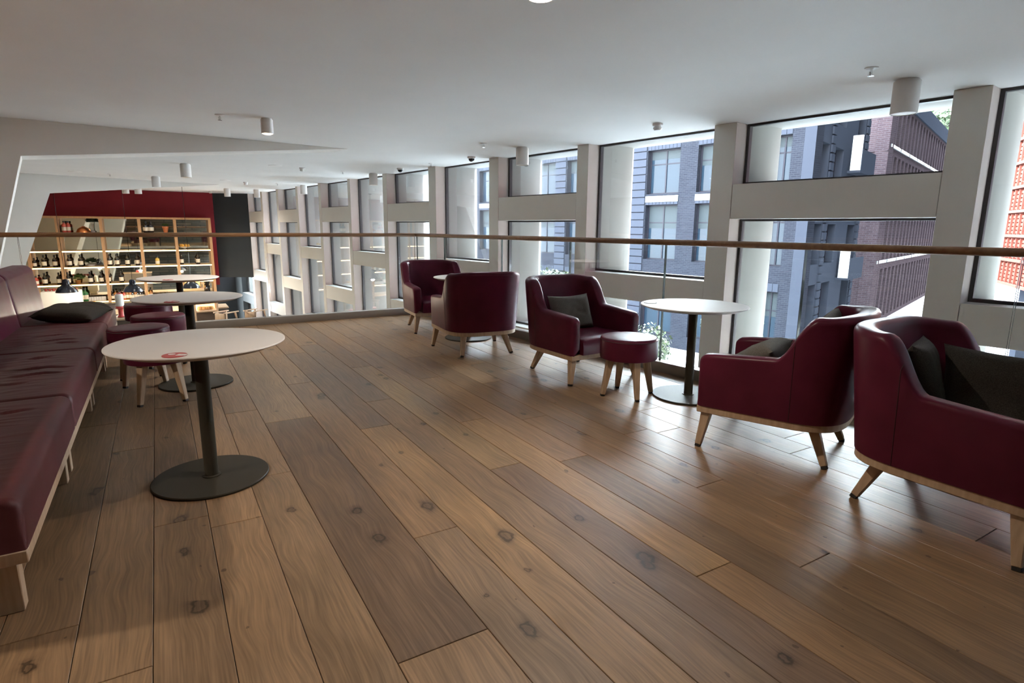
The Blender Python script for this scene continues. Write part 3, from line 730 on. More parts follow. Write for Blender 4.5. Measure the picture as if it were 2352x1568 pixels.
# ---- cushions
def pillow_mesh(name, w, h, t, key, seed):
    n = 22; b = MB(); v = []
    for sgn in (1, -1):
        for j in range(n+1):
            for i in range(n+1):
                u = -1+2*i/n; q = -1+2*j/n
                px = u*w/2*(1-.10*(1-q*q)**1.0*abs(u)**3); py = q*h/2*(1-.10*(1-u*u)*abs(q)**3)
                z = t/2*((1-u**4)*(1-q**4))**.55
                z *= 1+.10*noise.noise(Vector((u*1.6+seed, q*1.6, seed)))
                z += .006*noise.noise(Vector((u*4+seed, q*4, seed*2)))*(1-u*u)*(1-q*q)
                v.append((px, py, sgn*z if abs(u) < 1 and abs(q) < 1 else 0))
    k = n+1; fs = []
    for s_ in (0, 1):
        o = s_*k*k
        for j in range(n):
            for i in range(n):
                f = (o+j*k+i, o+j*k+i+1, o+(j+1)*k+i+1, o+(j+1)*k+i); fs.append(f if s_ == 0 else f[::-1])
    b.add(v, fs, key); return b.mesh(name, weld=True, smooth=70)
def cushion(label, loc, rot, w=.42, h=.42, t=.15, key='pillow', seed=1.):
    o = link(pillow_mesh('cushion', w, h, t, key, seed), 'cushion'); tag(o, label, 'cushion', 'dark wool cushions')
    o.location = loc; o.rotation_euler = rot; return o
def frame_rot(xa, ya):
    """euler whose local x,y axes point along xa, ya"""
    x = Vector(xa).normalized(); y = Vector(ya); y = (y-x*y.dot(x)).normalized(); z = x.cross(y)
    return Matrix((x, y, z)).transposed().to_euler()
cushion('grey-brown cushion leaning in the armchair beside the stool', (2.93, 3.90, .505), frame_rot((1, .05, .0), (.03, .35, .93)), .43, .31, .13, 'pillow_grey', 2.)
cushion('grey cushion lying on the seat of the side-on armchair', (2.85, 2.06, .475), frame_rot((.93, .36, .0), (.30, -.75, .55)), .44, .36, .14, 'pillow_grey', 3.)
cushion('brown cushion standing upright inside the side-on armchair, only its tip showing', (3.13, 1.86, .555), frame_rot((.93, .36, .12), (.05, -.30, .95)), .40, .42, .11, 'pillow_grey', 4.)
cushion('dark cushion standing on edge in the back corner of the nearest armchair', (2.835, 1.19, .555), frame_rot((.95, .31, .0), (-.10, .22, .97)), .34, .36, .12, 'pillow', 5.)
cushion('large dark cushion propped along the far arm of the nearest armchair', (3.04, .91, .520), frame_rot((.10, -.99, .0), (.22, .0, .97)), .62, .36, .15, 'pillow', 6.)
cushion('dark cushion lying near the far end of the sofa seat', (-.67, 6.12, .462), (.05, .08, -.25), .44, .48, .12, 'pillow', 7.)
cushion('dark cushion leaning behind another at the far end of the sofa', (-.60, 6.60, .444), (.05, .05, .25), .34, .30, .09, 'pillow', 8.)

# ================================================================== CEILING FITTINGS
def downlight(label, loc, r, L, lit, power=0., name='ceiling_spotlight', cone=118, col=None):
    t = thing(name, label, 'light', loc, 0, 'white cylinder ceiling lights')
    b = MB(); b.lathe([(r*.86, 0), (r*.86, -.012), (r, -.0125), (r, -L), (r-.007, -L-.001), (r-.010, -L+.012)], 28, 'lampwhite', cap=False); b.lathe([(r*.86, -.001), (r*.86, 0)], 28, 'lampwhite'); b.obj('housing', t, smooth=30)
    b = MB(); b.lathe([(.001, -L-.010 if lit else -L+.004), (r*.5, -L-.007 if lit else -L+.003), (r-.010, -L+.002)], 28, 'lampglow' if lit else 'lampoff', cap=False); b.obj('lens', t)
    if power:
        ld = bpy.data.lights.new('spot', 'SPOT'); ld.energy = power; ld.color = col or WARM; ld.spot_size = math.radians(cone); ld.spot_blend = .55; ld.shadow_soft_size = .035
        lo = bpy.data.objects.new('spot', ld); C.objects.link(lo); lo.parent = t; lo.location = (0, 0, -L-.016)
    return t
def up(u, v): p = atz(u, v, ZC); return (p.x, p.y, ZC)
P_IN = 36
downlight('lit white cylinder ceiling light over the middle of the lounge', up(612, 272), .058, .145, True, P_IN)
downlight('lit white cylinder ceiling light just at the top edge of the photo', (*atz(1242, -4, ZC-.147).to_2d(), ZC), .058, .145, True, P_IN)
for (x, y, lab) in ((-2.9, 2.45, 'lit white cylinder ceiling light above and beyond the sofa back'), (-1.9, 6.2, 'lit white cylinder ceiling light above the far end of the sofa'),
                    ):
    downlight(lab, (x, y, ZC), .058, .145, True, 140 if y < 4 else 12, cone=150)
big = [((2085, 183), 'large white cylinder ceiling light nearest the viewer, by the window head', 0), ((1200, 338), 'large white cylinder ceiling light before the second window pair along the glass', 0),
       ((857, 398), 'large white cylinder ceiling light over the void, third along the window row', 0), ((697, 425), 'large white cylinder ceiling light over the void, fourth along the window row', 0),
       ((590, 443), 'large white cylinder ceiling light over the void, last along the window row', 0), ((425, 376), 'large white cylinder ceiling light just beyond the first portal', 20),
       ((357, 405), 'large white cylinder ceiling light in front of the second portal wedge', 20), ((289, 443), 'white cylinder ceiling light before the burgundy wall, left of a pair', 30),
       ((317, 436), 'white cylinder ceiling light before the burgundy wall, right of a pair', 30), ((523, 455), 'white cylinder ceiling light before the charcoal wall', 30)]
def upf(u, v):
    p = atz(u, v, ZC); k_ = min(1, 19.2/p.y); return (p.x*k_, p.y*k_, ZC)
for (px, lab, pw) in big: downlight(lab, upf(*px), .085, .23, False, pw, col=(1, .92, .82), cone=165)
def sprinkler(label, loc):
    t = thing('sprinkler', label, 'sprinkler', loc, 0, 'ceiling sprinkler heads')
    b = MB(); b.lathe([(.042, 0), (.042, -.004), (.030, -.010), (.014, -.012), (.001, -.012)], 20, 'lampwhite'); b.obj('escutcheon', t, smooth=40)
    b = MB(); b.lathe([(.008, -.012), (.008, -.045)], 10, 'chrome'); b.lathe([(.018, -.050), (.020, -.052), (.001, -.053)], 14, 'chrome'); b.bar((-.013, 0, -.025), (-.004, 0, -.05), .004, None, 'chrome'); b.bar((.013, 0, -.025), (.004, 0, -.05), .004, None, 'chrome'); b.obj('head', t)
for px, lab in (((2002, 156), 'sprinkler head nearest the viewer, beside the large cylinder light'), ((504, 263), 'sprinkler head left of the lit cylinder light'), ((1111, 329), 'sprinkler head left of a large cylinder light, above the glass'),
                ((990, 375), 'sprinkler head between the two dome cameras'), ((787, 393), 'sprinkler head over the void, left of a cylinder light'), ((637, 421), 'sprinkler head over the void in the distance'), ((252, 399), 'sprinkler head between the two portals, at left')):
    sprinkler(lab, up(*px))
def detector(label, loc, s=1.):
    t = thing('smoke_detector', label, 'detector', loc, 0, 'ceiling smoke detectors')
    b = MB(); b.lathe([(.052*s, 0), (.052*s, -.020*s), (.046*s, -.024*s)], 24, 'lampwhite'); b.obj('base', t, smooth=40)
    b = MB(); b.lathe([(.034*s, -.024*s), (.034*s, -.036*s), (.044*s, -.037*s), (.044*s, -.048*s), (.030*s, -.066*s), (.001, -.068*s)], 24, 'lampwhite'); b.obj('sensor_head', t, smooth=40)
for px, lab in (((1511, 284), 'smoke detector over the window table, nearest the viewer'), ((694, 385), 'smoke detector over the void in the middle distance'), ((564, 418), 'smoke detector over the void, further off'), ((483, 439), 'smoke detector before the burgundy wall')):
    detector(lab, up(*px), 1.0)
def dome_cam(label, loc):
    t = thing('dome_camera', label, 'camera', loc, 0, 'black dome security cameras')
    b = MB(); b.lathe([(.062, 0), (.062, -.018), (.055, -.026), (.048, -.027)], 24, 'lampwhite'); b.obj('housing', t, smooth=40)
    b = MB(); b.lathe([(.047*math.cos(a), -.027-.047*math.sin(a)) for a in (0, .3, .6, .9, 1.2, 1.5)], 20, 'blackgloss'); b.obj('dome', t, smooth=60)
for px, lab in (((1083, 360), 'black dome security camera nearer the viewer at the window head'), ((919, 386), 'black dome security camera second along the window head'), ((567, 446), 'black dome security camera at the far corner by the charcoal wall')): dome_cam(lab, up(*px))
def speaker(label, loc):
    t = thing('ceiling_speaker', label, 'speaker', loc, 0, 'flat round ceiling speakers')
    b = MB(); b.lathe([(.115, 0), (.115, -.004), (.105, -.007)], 28, 'lampwhite'); b.obj('rim', t, smooth=40)
    b = MB(); b.lathe([(.104, -.007), (.09, -.005), (.001, -.005)], 28, 'edge', cap=False); b.obj('grille', t)
for px, lab in (((632, 380), 'flat round ceiling speaker nearest, right of the first portal tip'), ((517, 414), 'flat round ceiling speaker beyond, near the second portal tip'), ((172, 394), 'flat round ceiling speaker at left between the portals')): speaker(lab, up(*px))

# ================================================================== BAR
YS0, YS1 = YB-.33, YB+.10
bar = thing('back_bar_shelving', 'oak back-bar shelving with mirror backs and glowing shelf edges', 'shelving', (0, YB, ZL))
def bx(u, v, y=YS0): return aty(u, v, y)
zt = bx(300, 498).z
zsh = [bx(300, v).z for v in (534, 574.5, 610.5, 649, 688)]
xu = [bx(40, 560).x-.6, bx(90, 560).x-.28, bx(133, 540).x, bx(234, 540).x, bx(322, 540).x, bx(404, 540).x, bx(483.5, 540).x]
def bpart(lo, hi, key, name, parent=bar, bevel=0.): 
    return boxmesh((lo[0], lo[1]-YB, lo[2]-ZL), (hi[0], hi[1]-YB, hi[2]-ZL), key, name, parent, bevel)
for x in xu: bpart((x-.04, YS0, zsh[4]-.06), (x+.04, YS1, zt), 'oak_bar', 'upright')
for i in range(len(xu)-1):
    x0, x1 = xu[i]+.04, xu[i+1]-.04
    bpart((x0, YS0, zt-.06), (x1, YS1, zt), 'oak_bar', 'top_rail')
    for j, z in enumerate(zsh):
        s_ = bpart((x0, YS0+.014, z-.035), (x1, YS1, z), 'shelf', 'shelf')
        if j > 0:
            b = MB(); b.box((x0, YS0-YB, z-.040-ZL), (x1, YS0+.013-YB, z-ZL-.010), 'strip'); b.obj('light_strip', s_, smooth=0)
    bpart((x0, YS1, zsh[4]-.05), (x1, YS1+.015, zt-.06), 'mirror', 'mirror_panel')
cab = thing('back_bar_counter', 'dark walnut counter under the lit bar shelves', 'counter', (0, YB, ZL))
boxmesh((-5.9, -.5, 0), (xu[-1]+.04, .10, zsh[4]-.10-ZL), 'counter', 'carcass', cab, .01); boxmesh((-5.9, -.54, zsh[4]-.10-ZL), (xu[-1]+.06, .10, zsh[4]-.06-ZL), 'counter', 'worktop', cab, .005)
for i in range(8): boxmesh((-5.8+i*.9, -.515, .1), (-5.8+i*.9+.86, -.50, .85), 'counter', 'door', cab, .004)
# bottles
def bottle_proto(h, r, key, wine=True):
    if wine: prof = [(r*.9, 0), (r, .01), (r, h*.60), (r*.80, h*.68), (r*.38, h*.76), (r*.36, h*.98), (r*.40, h), (.001, h)]
    else: prof = [(r*.9, 0), (r, .01), (r, h*.62), (r*.9, h*.70), (r*.36, h*.76), (r*.34, h*.86), (r*.42, h*.88), (r*.42, h), (.001, h)]
    b = MB(); b.lathe(prof, 14, key); me = b.mesh('bottle', smooth=50)
    b = MB(); b.lathe([(r*1.02, h*.16), (r*1.02, h*.48)], 14, 'label', cap=False); lm = b.mesh('label')
    b = MB(); b.lathe([(r*.44, h*.86), (r*.44, h*1.005), (.001, h*1.006)], 12, 'cap', cap=False); cm = b.mesh('capsule')
    return me, lm, cm
BT = {'wine': bottle_proto(.36, .062, 'bottle'), 'pink': bottle_proto(.33, .062, 'bottle_pink', False), 'green': bottle_proto(.40, .075, 'bottle_green'), 'amber': bottle_proto(.30, .058, 'bottle_amber', False),
      'yellow': bottle_proto(.28, .060, 'bottle_yellow', False), 'red': bottle_proto(.27, .060, 'bottle_pink', False), 'dark': bottle_proto(.28, .052, 'bottle', False), 'round': bottle_proto(.34, .078, 'bottle', False)}
ordw = ['first', 'second', 'third', 'fourth', 'fifth', 'sixth', 'seventh', 'eighth', 'ninth', 'tenth', 'eleventh', 'twelfth', 'thirteenth', 'fourteenth', 'fifteenth']
desc = {'wine': 'dark wine bottle', 'pink': 'pink bottle', 'green': 'green glass bottle', 'amber': 'amber spirit bottle', 'yellow': 'short yellow bottle', 'red': 'red spirit bottle', 'dark': 'small dark spirit bottle', 'round': 'round black bottle'}
shelfname = ['top bar shelf behind the handrail', 'second bar shelf', 'third bar shelf', 'fourth bar shelf', 'lowest bar shelf']
rows = {0: [(149, 'pink'), (158, 'pink'), (336, 'round'), (347.5, 'round')],
        2: [(80, 'dark'), (102, 'wine'), (127.5, 'wine'), (160.5, 'wine'), (186.5, 'wine'), (253.5, 'wine'), (270, 'wine'), (294, 'wine'), (317, 'wine'), (363, 'yellow'), (418, 'wine'), (456, 'wine')],
        3: [(84, 'red'), (104, 'wine'), (137, 'wine'), (158, 'wine'), (209, 'wine'), (234, 'wine'), (250.5, 'wine'), (280, 'wine')],
        4: [(191, 'green'), (198, 'green'), (253, 'red'), (260, 'dark'), (267, 'amber'), (277, 'red'), (287, 'red'), (293, 'amber'), (300, 'amber'), (306, 'dark'), (313, 'amber'), (318, 'dark'), (324, 'dark'), (329, 'dark'), (341, 'yellow'), (348, 'amber')]}
for r_, items in rows.items():
    cnt = {}
    tot = {}
    for _, k in items: tot[k] = tot.get(k, 0)+1
    for u, k in items:
        cnt[k] = cnt.get(k, 0)+1; n_ = cnt[k]
        if tot[k] == 1: lab = 'the only %s on the %s' % (desc[k], shelfname[r_])
        elif tot[k] == 2: lab = '%s %s of the two on the %s' % ('left' if n_ == 1 else 'right', desc[k], shelfname[r_])
        else: lab = '%s, %s from the left on the %s' % (desc[k], ordw[n_-1], shelfname[r_])
        p = aty(u, (534, 574.5, 610.5, 649, 688)[r_], YB-.18)
        me, lm, cm = BT[k]
        o = link(me, 'bottle'); o.location = (p.x, YB-.18, zsh[r_]+.0005); tag(o, lab, 'bottle', 'bottles behind the bar'); link(lm, 'label', o); link(cm, 'capsule', o)
# tumblers and cups on the lowest shelf
b = MB(); b.lathe([(.032, 0), (.040, .01), (.046, .12), (.043, .12), (.037, .012), (.001, .010)], 14, 'clearglass', cap=False); gm = b.mesh('glass')
for i, u in enumerate((206, 212, 218, 224, 230, 236, 241)):
    p = aty(u, 688, YB-.18); o = link(gm, 'drinking_glass'); o.location = (p.x, YB-.18, zsh[4]+.0005); tag(o, 'clear tumbler, %s from the left beside the green bottles' % ordw[i], 'glass', 'tumblers on the lowest bar shelf')
for i, u in enumerate((356, 366, 376, 386)):
    p = aty(u, 688, YB-.18); o = link(gm, 'drinking_glass'); o.location = (p.x, YB-.18, zsh[4]+.0005); tag(o, 'clear tumbler, %s from the left right of the amber bottles' % ordw[i], 'glass', 'tumblers on the lowest bar shelf')
b = MB(); b.lathe([(.045, 0), (.05, .01), (.095, .085), (.09, .085), (.05, .015), (.001, .012)], 18, 'white', cap=False); bw = b.mesh('bowl')
for i, u in enumerate((390, 398)):
    p = aty(u, 649, YB-.18); o = link(bw, 'bowl'); o.location = (p.x, YB-.18, zsh[3]+.0005); tag(o, '%s white bowl on the fourth bar shelf' % ('left', 'right')[i], 'bowl', 'white bowls on the bar shelf')
# plants and ornaments
def leaf_clump(b, n, r, key, c, seed, up_=.6, ls=.10):
    rr = random.Random(seed)
    for _ in range(n):
        a = rr.random()*2*PI; e = rr.random()*1.4-.2; d = Vector((math.cos(a)*math.cos(e), math.sin(a)*math.cos(e), math.sin(e)*up_)); p = Vector(c)+d*r*(.5+.5*rr.random())
        t = d.cross(Vector((rr.random()-.5, rr.random()-.5, 1))).normalized()*ls*.35; q = d*ls
        b.add([p-q*.5, p+t, p+q*.6+Vector((0, 0, -.02*ls)), p-t], [(0, 1, 2, 3)], key)
def bar_plant(label, u, r_, pot, clump, name='potted_plant'):
    p = aty(u, (534, 574.5, 610.5, 649, 688)[r_], YB-.16)
    t = thing(name, label, 'plant', (p.x, YB-.16, zsh[r_]+.0005), 0)
    b = MB(); b.lathe(pot[0], 16, pot[1]); b.obj('pot', t, smooth=40)
    b = MB(); leaf_clump(b, *clump); o = b.obj('foliage', t, smooth=0); return t
t = bar_plant('small dark topiary ball on a thin stem on the top bar shelf', 214, 0, ([(.05, 0), (.06, .02), (.05, .05), (.008, .06), (.008, .26)], 'edge'), (170, .15, 'leafdark', (0, 0, .33), 3, .75, .09), 'topiary')
bar_plant('small plant in an orange pot on the top bar shelf', 381, 0, ([(.05, 0), (.055, .01), (.085, .16), (.092, .165), (.092, .19)], 'terracotta'), (40, .09, 'leafbar', (0, 0, .22), 4, .6, .09))
bar_plant('small green plant in an amber pot on the fourth bar shelf', 180, 3, ([(.05, 0), (.055, .01), (.075, .12)], 'bottle_amber'), (60, .15, 'leafbar', (0, 0, .18), 5, .6, .11))
bar_plant('dark low plant in a dish on the third bar shelf', 209, 2, ([(.08, 0), (.10, .02), (.12, .06)], 'edge'), (70, .15, 'leafdark', (0, 0, .14), 6, .7, .11))
p = aty(191, 534, YB-.16)
t = thing('copper_bowl', 'upturned copper bowl on the top bar shelf', 'bowl', (p.x, YB-.16, zsh[0]+.0005)); b = MB(); b.lathe([(.17, 0), (.165, .03), (.13, .10), (.08, .14), (.03, .16), (.001, .165)], 24, 'copper'); b.obj('shell', t, smooth=60)
b = MB(); b.lathe([(.02, .163), (.03, .175), (.001, .185)], 12, 'copper'); b.obj('knob', t)
p = aty(425, 574.5, YB-.16)
t = thing('fruit_plate', 'raised plate on the second bar shelf', 'plate', (p.x, YB-.16, zsh[1]+.0005)); b = MB(); b.lathe([(.07, 0), (.03, .01), (.02, .05), (.10, .06), (.19, .085), (.185, .090), (.001, .066)], 24, 'white'); b.obj('plate', t, smooth=50)
b = MB()
for i in range(6):
    a = i*PI/3; b2 = MB(); b2.lathe([(.001, 0)]+[(.045*math.sin(q), .045-.045*math.cos(q)) for q in (.4, .8, 1.2, 1.57, 2, 2.4, 2.8)]+[(.001, .09)], 12, 'yellow'); o = b2.obj('orange_fruit', smooth=60)
    o.location = (p.x+.105*math.cos(a), YB-.16+.105*math.sin(a)*.9, zsh[1]+.079); tag(o, 'orange fruit, one of six heaped on the raised plate', 'fruit', 'oranges on the raised plate')
# coffee grinder at the right of the lowest shelf
p = aty(481, 688, YB-.16)
t = thing('coffee_grinder', 'black coffee grinder at the right end of the lowest bar shelf', 'grinder', (p.x-.02, YB-.18, zsh[4]+.0005)); boxmesh((-.09, -.12, 0), (.09, .12, .05), 'blackgloss', 'base', t, .01); boxmesh((-.07, -.05, .05), (.07, .11, .34), 'blackgloss', 'body', t, .02)
b = MB(); b.lathe([(.04, .34), (.09, .50), (.095, .52), (.001, .53)], 18, 'blackgloss'); b.obj('hopper', t)
# pendants
def pendant(label, u, v, y, s):
    p = aty(u, v, y)
    t = thing('pendant_lamp', label, 'lamp', (p.x, y, p.z), 0, 'dark blue dome pendant lamps')
    b = MB(); b.lathe([(.225*s, 0), (.22*s, .01), (.205*s, .055*s), (.16*s, .12*s), (.10*s, .165*s), (.075*s, .19*s), (.075*s, .26*s), (.055*s, .30*s), (.02*s, .31*s)], 28, 'navy', cap=False); b.obj('shade', t, smooth=60)
    b = MB(); b.lathe([(.055*s, .06*s), (.06*s, .09*s), (.03*s, .15*s)], 14, 'lampglow'); b.obj('bulb', t)
    b = MB(); b.tube([(0, 0, .30*s), (0, 0, ZC-p.z)], .006, 6, 'blackgloss'); b.obj('cord', t)
    b = MB(); b.lathe([(.06, ZC-p.z-.03), (.06, ZC-p.z)], 16, 'blackgloss'); b.obj('ceiling_rose', t)
    ld = bpy.data.lights.new('bulb_light', 'POINT'); ld.energy = 42; ld.color = WARM; ld.shadow_soft_size = .05
    lo = bpy.data.objects.new('bulb_light', ld); C.objects.link(lo); lo.parent = t; lo.location = (0, 0, -.02)
pendant('dark blue dome pendant lamp at left, over the coffee machine', 154, 671, 17.2, 1.)
pendant('dark blue dome pendant lamp in the middle of the bar', 306.5, 669, 17.8, 1.)
pendant('dark blue dome pendant lamp at right, over the pastry case', 440, 661, 18.4, 1.)
# coffee machine with cups
p = aty(143, 668, 19.5); pl_, pr_ = aty(97, 680, 19.5).x, aty(188, 680, 19.5).x
zc_ = aty(143, 667, 19.5).z
bc = thing('bar_counter', 'dark front bar counter below the pendant lamps', 'counter', (0, 19.4, ZL)); zb_ = zc_-.62
boxmesh((-5.8, -.35, 0), (1.6, .40, zb_-ZL-.04), 'counter', 'carcass', bc, .01); boxmesh((-5.85, -.42, zb_-ZL-.04), (1.65, .46, zb_-ZL), 'oak', 'worktop', bc, .006)
t = thing('coffee_machine', 'white coffee machine with cups stacked on top', 'coffee machine', ((pl_+pr_)/2, 19.5, zb_)); hw = (pr_-pl_)/2
boxmesh((-hw, -.25, .10), (hw, .25, .62), 'white', 'body', t, .02); boxmesh((-hw+.04, -.30, .0), (hw-.04, .25, .10), 'brushed', 'drip_tray', t, .01)
for i in range(3):
    b = MB(); b.lathe([(.02, .10), (.03, .11), (.03, .22)], 12, 'chrome', c=(-hw*.6+i*hw*.6, -.28, .0)); b.obj('group_head', t)
b = MB(); b.lathe([(.025, 0), (.03, .005), (.042, .065), (.039, .065), (.028, .008), (.001, .007)], 14, 'redcup', cap=False); cupm = b.mesh('cup')
for i in range(9):
    o = link(cupm, 'coffee_cup'); o.location = ((pl_+pr_)/2-hw+.1+i*(2*hw-.2)/8, 19.45, zb_+.6203); tag(o, 'oxblood cup, %s from the left on the white coffee machine' % ordw[i], 'cup', 'cups on the coffee machine')
# red and white dispenser behind the sofa end
p = aty(279, 728, 15.0)
dt = thing('side_counter', 'low dark counter with the red and white bottle on it', 'counter', (p.x, 15.0, ZL)); boxmesh((-.5, -.3, 0), (.5, .3, p.z-ZL-.03), 'counter', 'carcass', dt, .01); boxmesh((-.52, -.32, p.z-ZL-.03), (.52, .32, p.z-ZL), 'oak', 'worktop', dt, .005)
t = thing('syrup_dispenser', 'red and white upright dispenser bottle beyond the sofa end', 'dispenser', (p.x, 15.0, p.z+.0005))
b = MB(); b.lathe([(.07, 0), (.075, .02), (.05, .05), (.045, .16), (.06, .18)], 18, 'redplastic'); b.obj('stand', t, smooth=40)
b = MB(); b.lathe([(.06, .18), (.085, .20), (.085, .24)], 18, 'redplastic'); b.lathe([(.078, .24), (.078, .46), (.07, .49), (.04, .50)], 18, 'clearglass'); b.obj('bottle', t, smooth=40)
b = MB(); b.lathe([(.042, .50), (.042, .52), (.001, .525)], 16, 'redplastic'); b.obj('lid', t)
# pastry case
yc = 18.6
x0_, x1_ = aty(446, 700, yc).x, aty(497, 700, yc).x
z1_, z2_, z3_ = aty(470, 690, yc).z, aty(470, 712.5, yc).z, aty(470, 745, yc).z
pcs = thing('pastry_case', 'oak framed pastry case with a warm lit upper shelf', 'display case', ((x0_+x1_)/2, yc, ZL)); hw = (x1_-x0_)/2
for x in (-hw, hw):
    for y in (-.25, .25): boxmesh((x-.025, y-.025, 0), (x+.025, y+.025, z1_-ZL+.2), 'oak', 'post', pcs, .004)
for z in (z1_+.17, z2_, z3_-.05):
    boxmesh((-hw, -.27, z-ZL-.02), (hw, .27, z-ZL+.02), 'oak', 'shelf', pcs, .003)
boxmesh((-hw+.03, .22, z2_-ZL+.02), (hw-.03, .24, z1_-ZL+.15), 'glowpan', 'heated_back', pcs); boxmesh((-hw+.02, -.2, .05), (hw-.02, .25, z3_-ZL-.07), 'counter', 'cabinet', pcs, .005)
boxmesh((-hw-.02, .24, z3_-ZL-.03), (hw+.02, .26, z2_-ZL-.02), 'counter', 'back_panel', pcs)
for i in range(4):
    b = MB(); b.lathe([(.001, 0), (.06, .01), (.075, .05), (.06, .09), (.001, .10)], 14, 'pastry'); o = b.obj('bread_roll', smooth=60); o.location = (pcs.location.x-hw+.14+i*(2*hw-.28)/3, yc-.02, z2_+.0205)
    tag(o, 'round bread roll, %s from the left in the warm pastry case' % ordw[i], 'bread', 'rolls in the pastry case')
b = MB(); b.lathe([(.001, 0), (.10, .006), (.19, .02), (.185, .026), (.001, .012)], 24, 'white', cap=False); o = b.obj('plate', smooth=50); o.location = (pcs.location.x-.06, yc-.05, z3_-.029); tag(o, 'white plate on the lower shelf of the pastry case', 'plate')
b = MB(); b.lathe([(.001, 0), (.07, .01), (.09, .04), (.06, .08), (.001, .09)], 14, 'pastry'); o = b.obj('pastry', smooth=60); o.location = (pcs.location.x-.06, yc-.05, z3_-.0165); tag(o, 'single pastry on the white plate in the pastry case', 'pastry')
# two stacked wooden high chairs
def high_chair(label, loc, rz):
    t = thing('high_chair', label, 'high chair', loc, rz, 'wooden high chairs on the ledge')
    for x in (-.2, .2):
        for y in (-.2, .2): leg(t, (x*.8, y*.8, .74), (x*1.15, y*1.15, 0), .04, .034, glide=False)
        boxmesh((x*.9-.02, -.24, .72), (x*.9+.02, .26, .75), 'oak', 'arm', t, .005)
    boxmesh((-.18, -.18, .48), (.18, .18, .51), 'oak', 'seat', t, .005); boxmesh((-.17, -.215, .52), (.17, -.19, .72), 'oak', 'backrest', t, .005)
    boxmesh((-.17, -.19, .512), (.17, .05, .53), 'redplastic', 'strap', t, .004)
    return t
p = aty(531, 728, 17.4)
sd = thing('service_ledge', 'pale wooden ledge holding two wooden high chairs', 'ledge', (p.x, 17.4, ZL)); zz = aty(531, 752, 17.4).z-.30
boxmesh((-.46, -.38, 0), (.95, .38, zz-ZL), 'oak', 'box', sd, .006)
high_chair('wooden high chair by the charcoal wall, nearer the pastry case', (p.x-.12, 17.4, zz), -.9)
high_chair('wooden high chair by the charcoal wall, further from the pastry case', (p.x+.62, 17.42, zz), -.9)

# ================================================================== OUTSIDE
ZG = -5.6
b = MB(); b.box((-40, -40, ZG-.3), (130, 110, ZG), 'street'); st_ = struct(b.obj('street', smooth=0))
def facade(t, org, du, length, z0, z1, openings, wallkey, dep=.25, back=.6, frame='winframe', mull=1, pane='outglass', blind=None):
    """wall along du from org with window openings [(s0,s1,z0,z1)] on a regular grid; pieces are built between the openings"""
    du = Vector(du); nn = du.cross(Vector((0, 0, 1)))
    if nn.dot(Vector(org)-Vector(CAM)) < 0: nn = -nn
    tf = lambda s_, d, z: Vector(org)+du*s_+nn*d+Vector((0, 0, z))
    cols = sorted(set((a, b_) for a, b_, _, _ in openings)); uvx = du
    b = MB(); s = 0.
    edgesx = []
    for a, b_ in cols:
        b.box((s, 0, z0), (a, back, z1), wallkey, tf); s = b_
        zz = z0
        for (_, _, q0, q1) in sorted([o for o in openings if o[0] == a], key=lambda o: o[2]):
            b.box((a, 0, zz), (b_, back, q0), wallkey, tf); zz = q1
        b.box((a, 0, zz), (b_, back, z1), wallkey, tf)
    b.box((s, 0, z0), (length, back, z1), wallkey, tf)
    b.obj('wall', t, uv=(du, (0, 0, 1)), smooth=0)
    for (a, b_, q0, q1) in openings:
        f = MB(); k = .07
        f.box((a, dep, q0), (a+k, dep+.1, q1), frame, tf); f.box((b_-k, dep, q0), (b_, dep+.1, q1), frame, tf); f.box((a+k, dep, q0), (b_-k, dep+.1, q0+k), frame, tf); f.box((a+k, dep, q1-k), (b_-k, dep+.1, q1), frame, tf)
        for i in range(mull): x = a+(b_-a)*(i+1)/(mull+1); f.box((x-.04, dep, q0+k), (x+.04, dep+.1, q1-k), frame, tf)
        if (q1-q0) > 1.8:
            zq = q1-(q1-q0)*.32; f.box((a+k, dep+.02, zq-.03), (b_-k, dep+.08, zq+.03), frame, tf)
        w_ = f.obj('window', t, smooth=0)
        p_ = MB(); p_.box((a+k, dep+.04, q0+k), (b_-k, dep+.06, q1-k), pane, tf); p_.obj('pane', w_, smooth=0)
        if blind and random.random() < .6:
            h_ = (q1-q0)*random.choice((.18, .28, .4)); p_ = MB(); p_.box((a+k, dep+.03, q1-k-h_), (b_-k, dep+.039, q1-k), blind, tf); p_.obj('blind', w_, smooth=0)
    return tf
k28 = 28/26.
zsc = lambda z: 1.2+(z-1.2)*k28
bl = thing('brick_office_block', 'blue-grey brick office block across the street', 'building', tuple(W(28, 13.13, ZG)))
bl.location = (0, 0, 0)
c1 = W(28, 13.13)
lv = [(zsc(3.02), zsc(5.28)), (zsc(-.45), zsc(2.45)), (zsc(-4.4), zsc(-1.62))]
ops = []
for s0, s1 in [(1.10, 1.99)]+[(3.92+i*3.37, 3.92+i*3.37+2.24) for i in range(7)]:
    for q in lv: ops.append((s0, s1, *q))
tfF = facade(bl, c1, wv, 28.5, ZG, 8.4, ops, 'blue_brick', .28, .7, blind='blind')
for s0, s1 in sorted(set((o[0], o[1]) for o in ops)):
    b = MB(); b.box((s0-.02, -.04, zsc(2.60)), (s1+.02, .0, zsc(2.92)), 'paleband', tfF); b.obj('sill_panel', bl, smooth=0)
    for q in lv:
        b = MB(); n_ = int((s1-s0)/.24)
        for i in range(n_): b.box((s0+i*(s1-s0)/n_+.012, -.02, q[1]+.02), (s0+(i+1)*(s1-s0)/n_-.012, .03, q[1]+.42), 'bluestone', tfF)
        b.obj('soldier_course', bl, smooth=0)
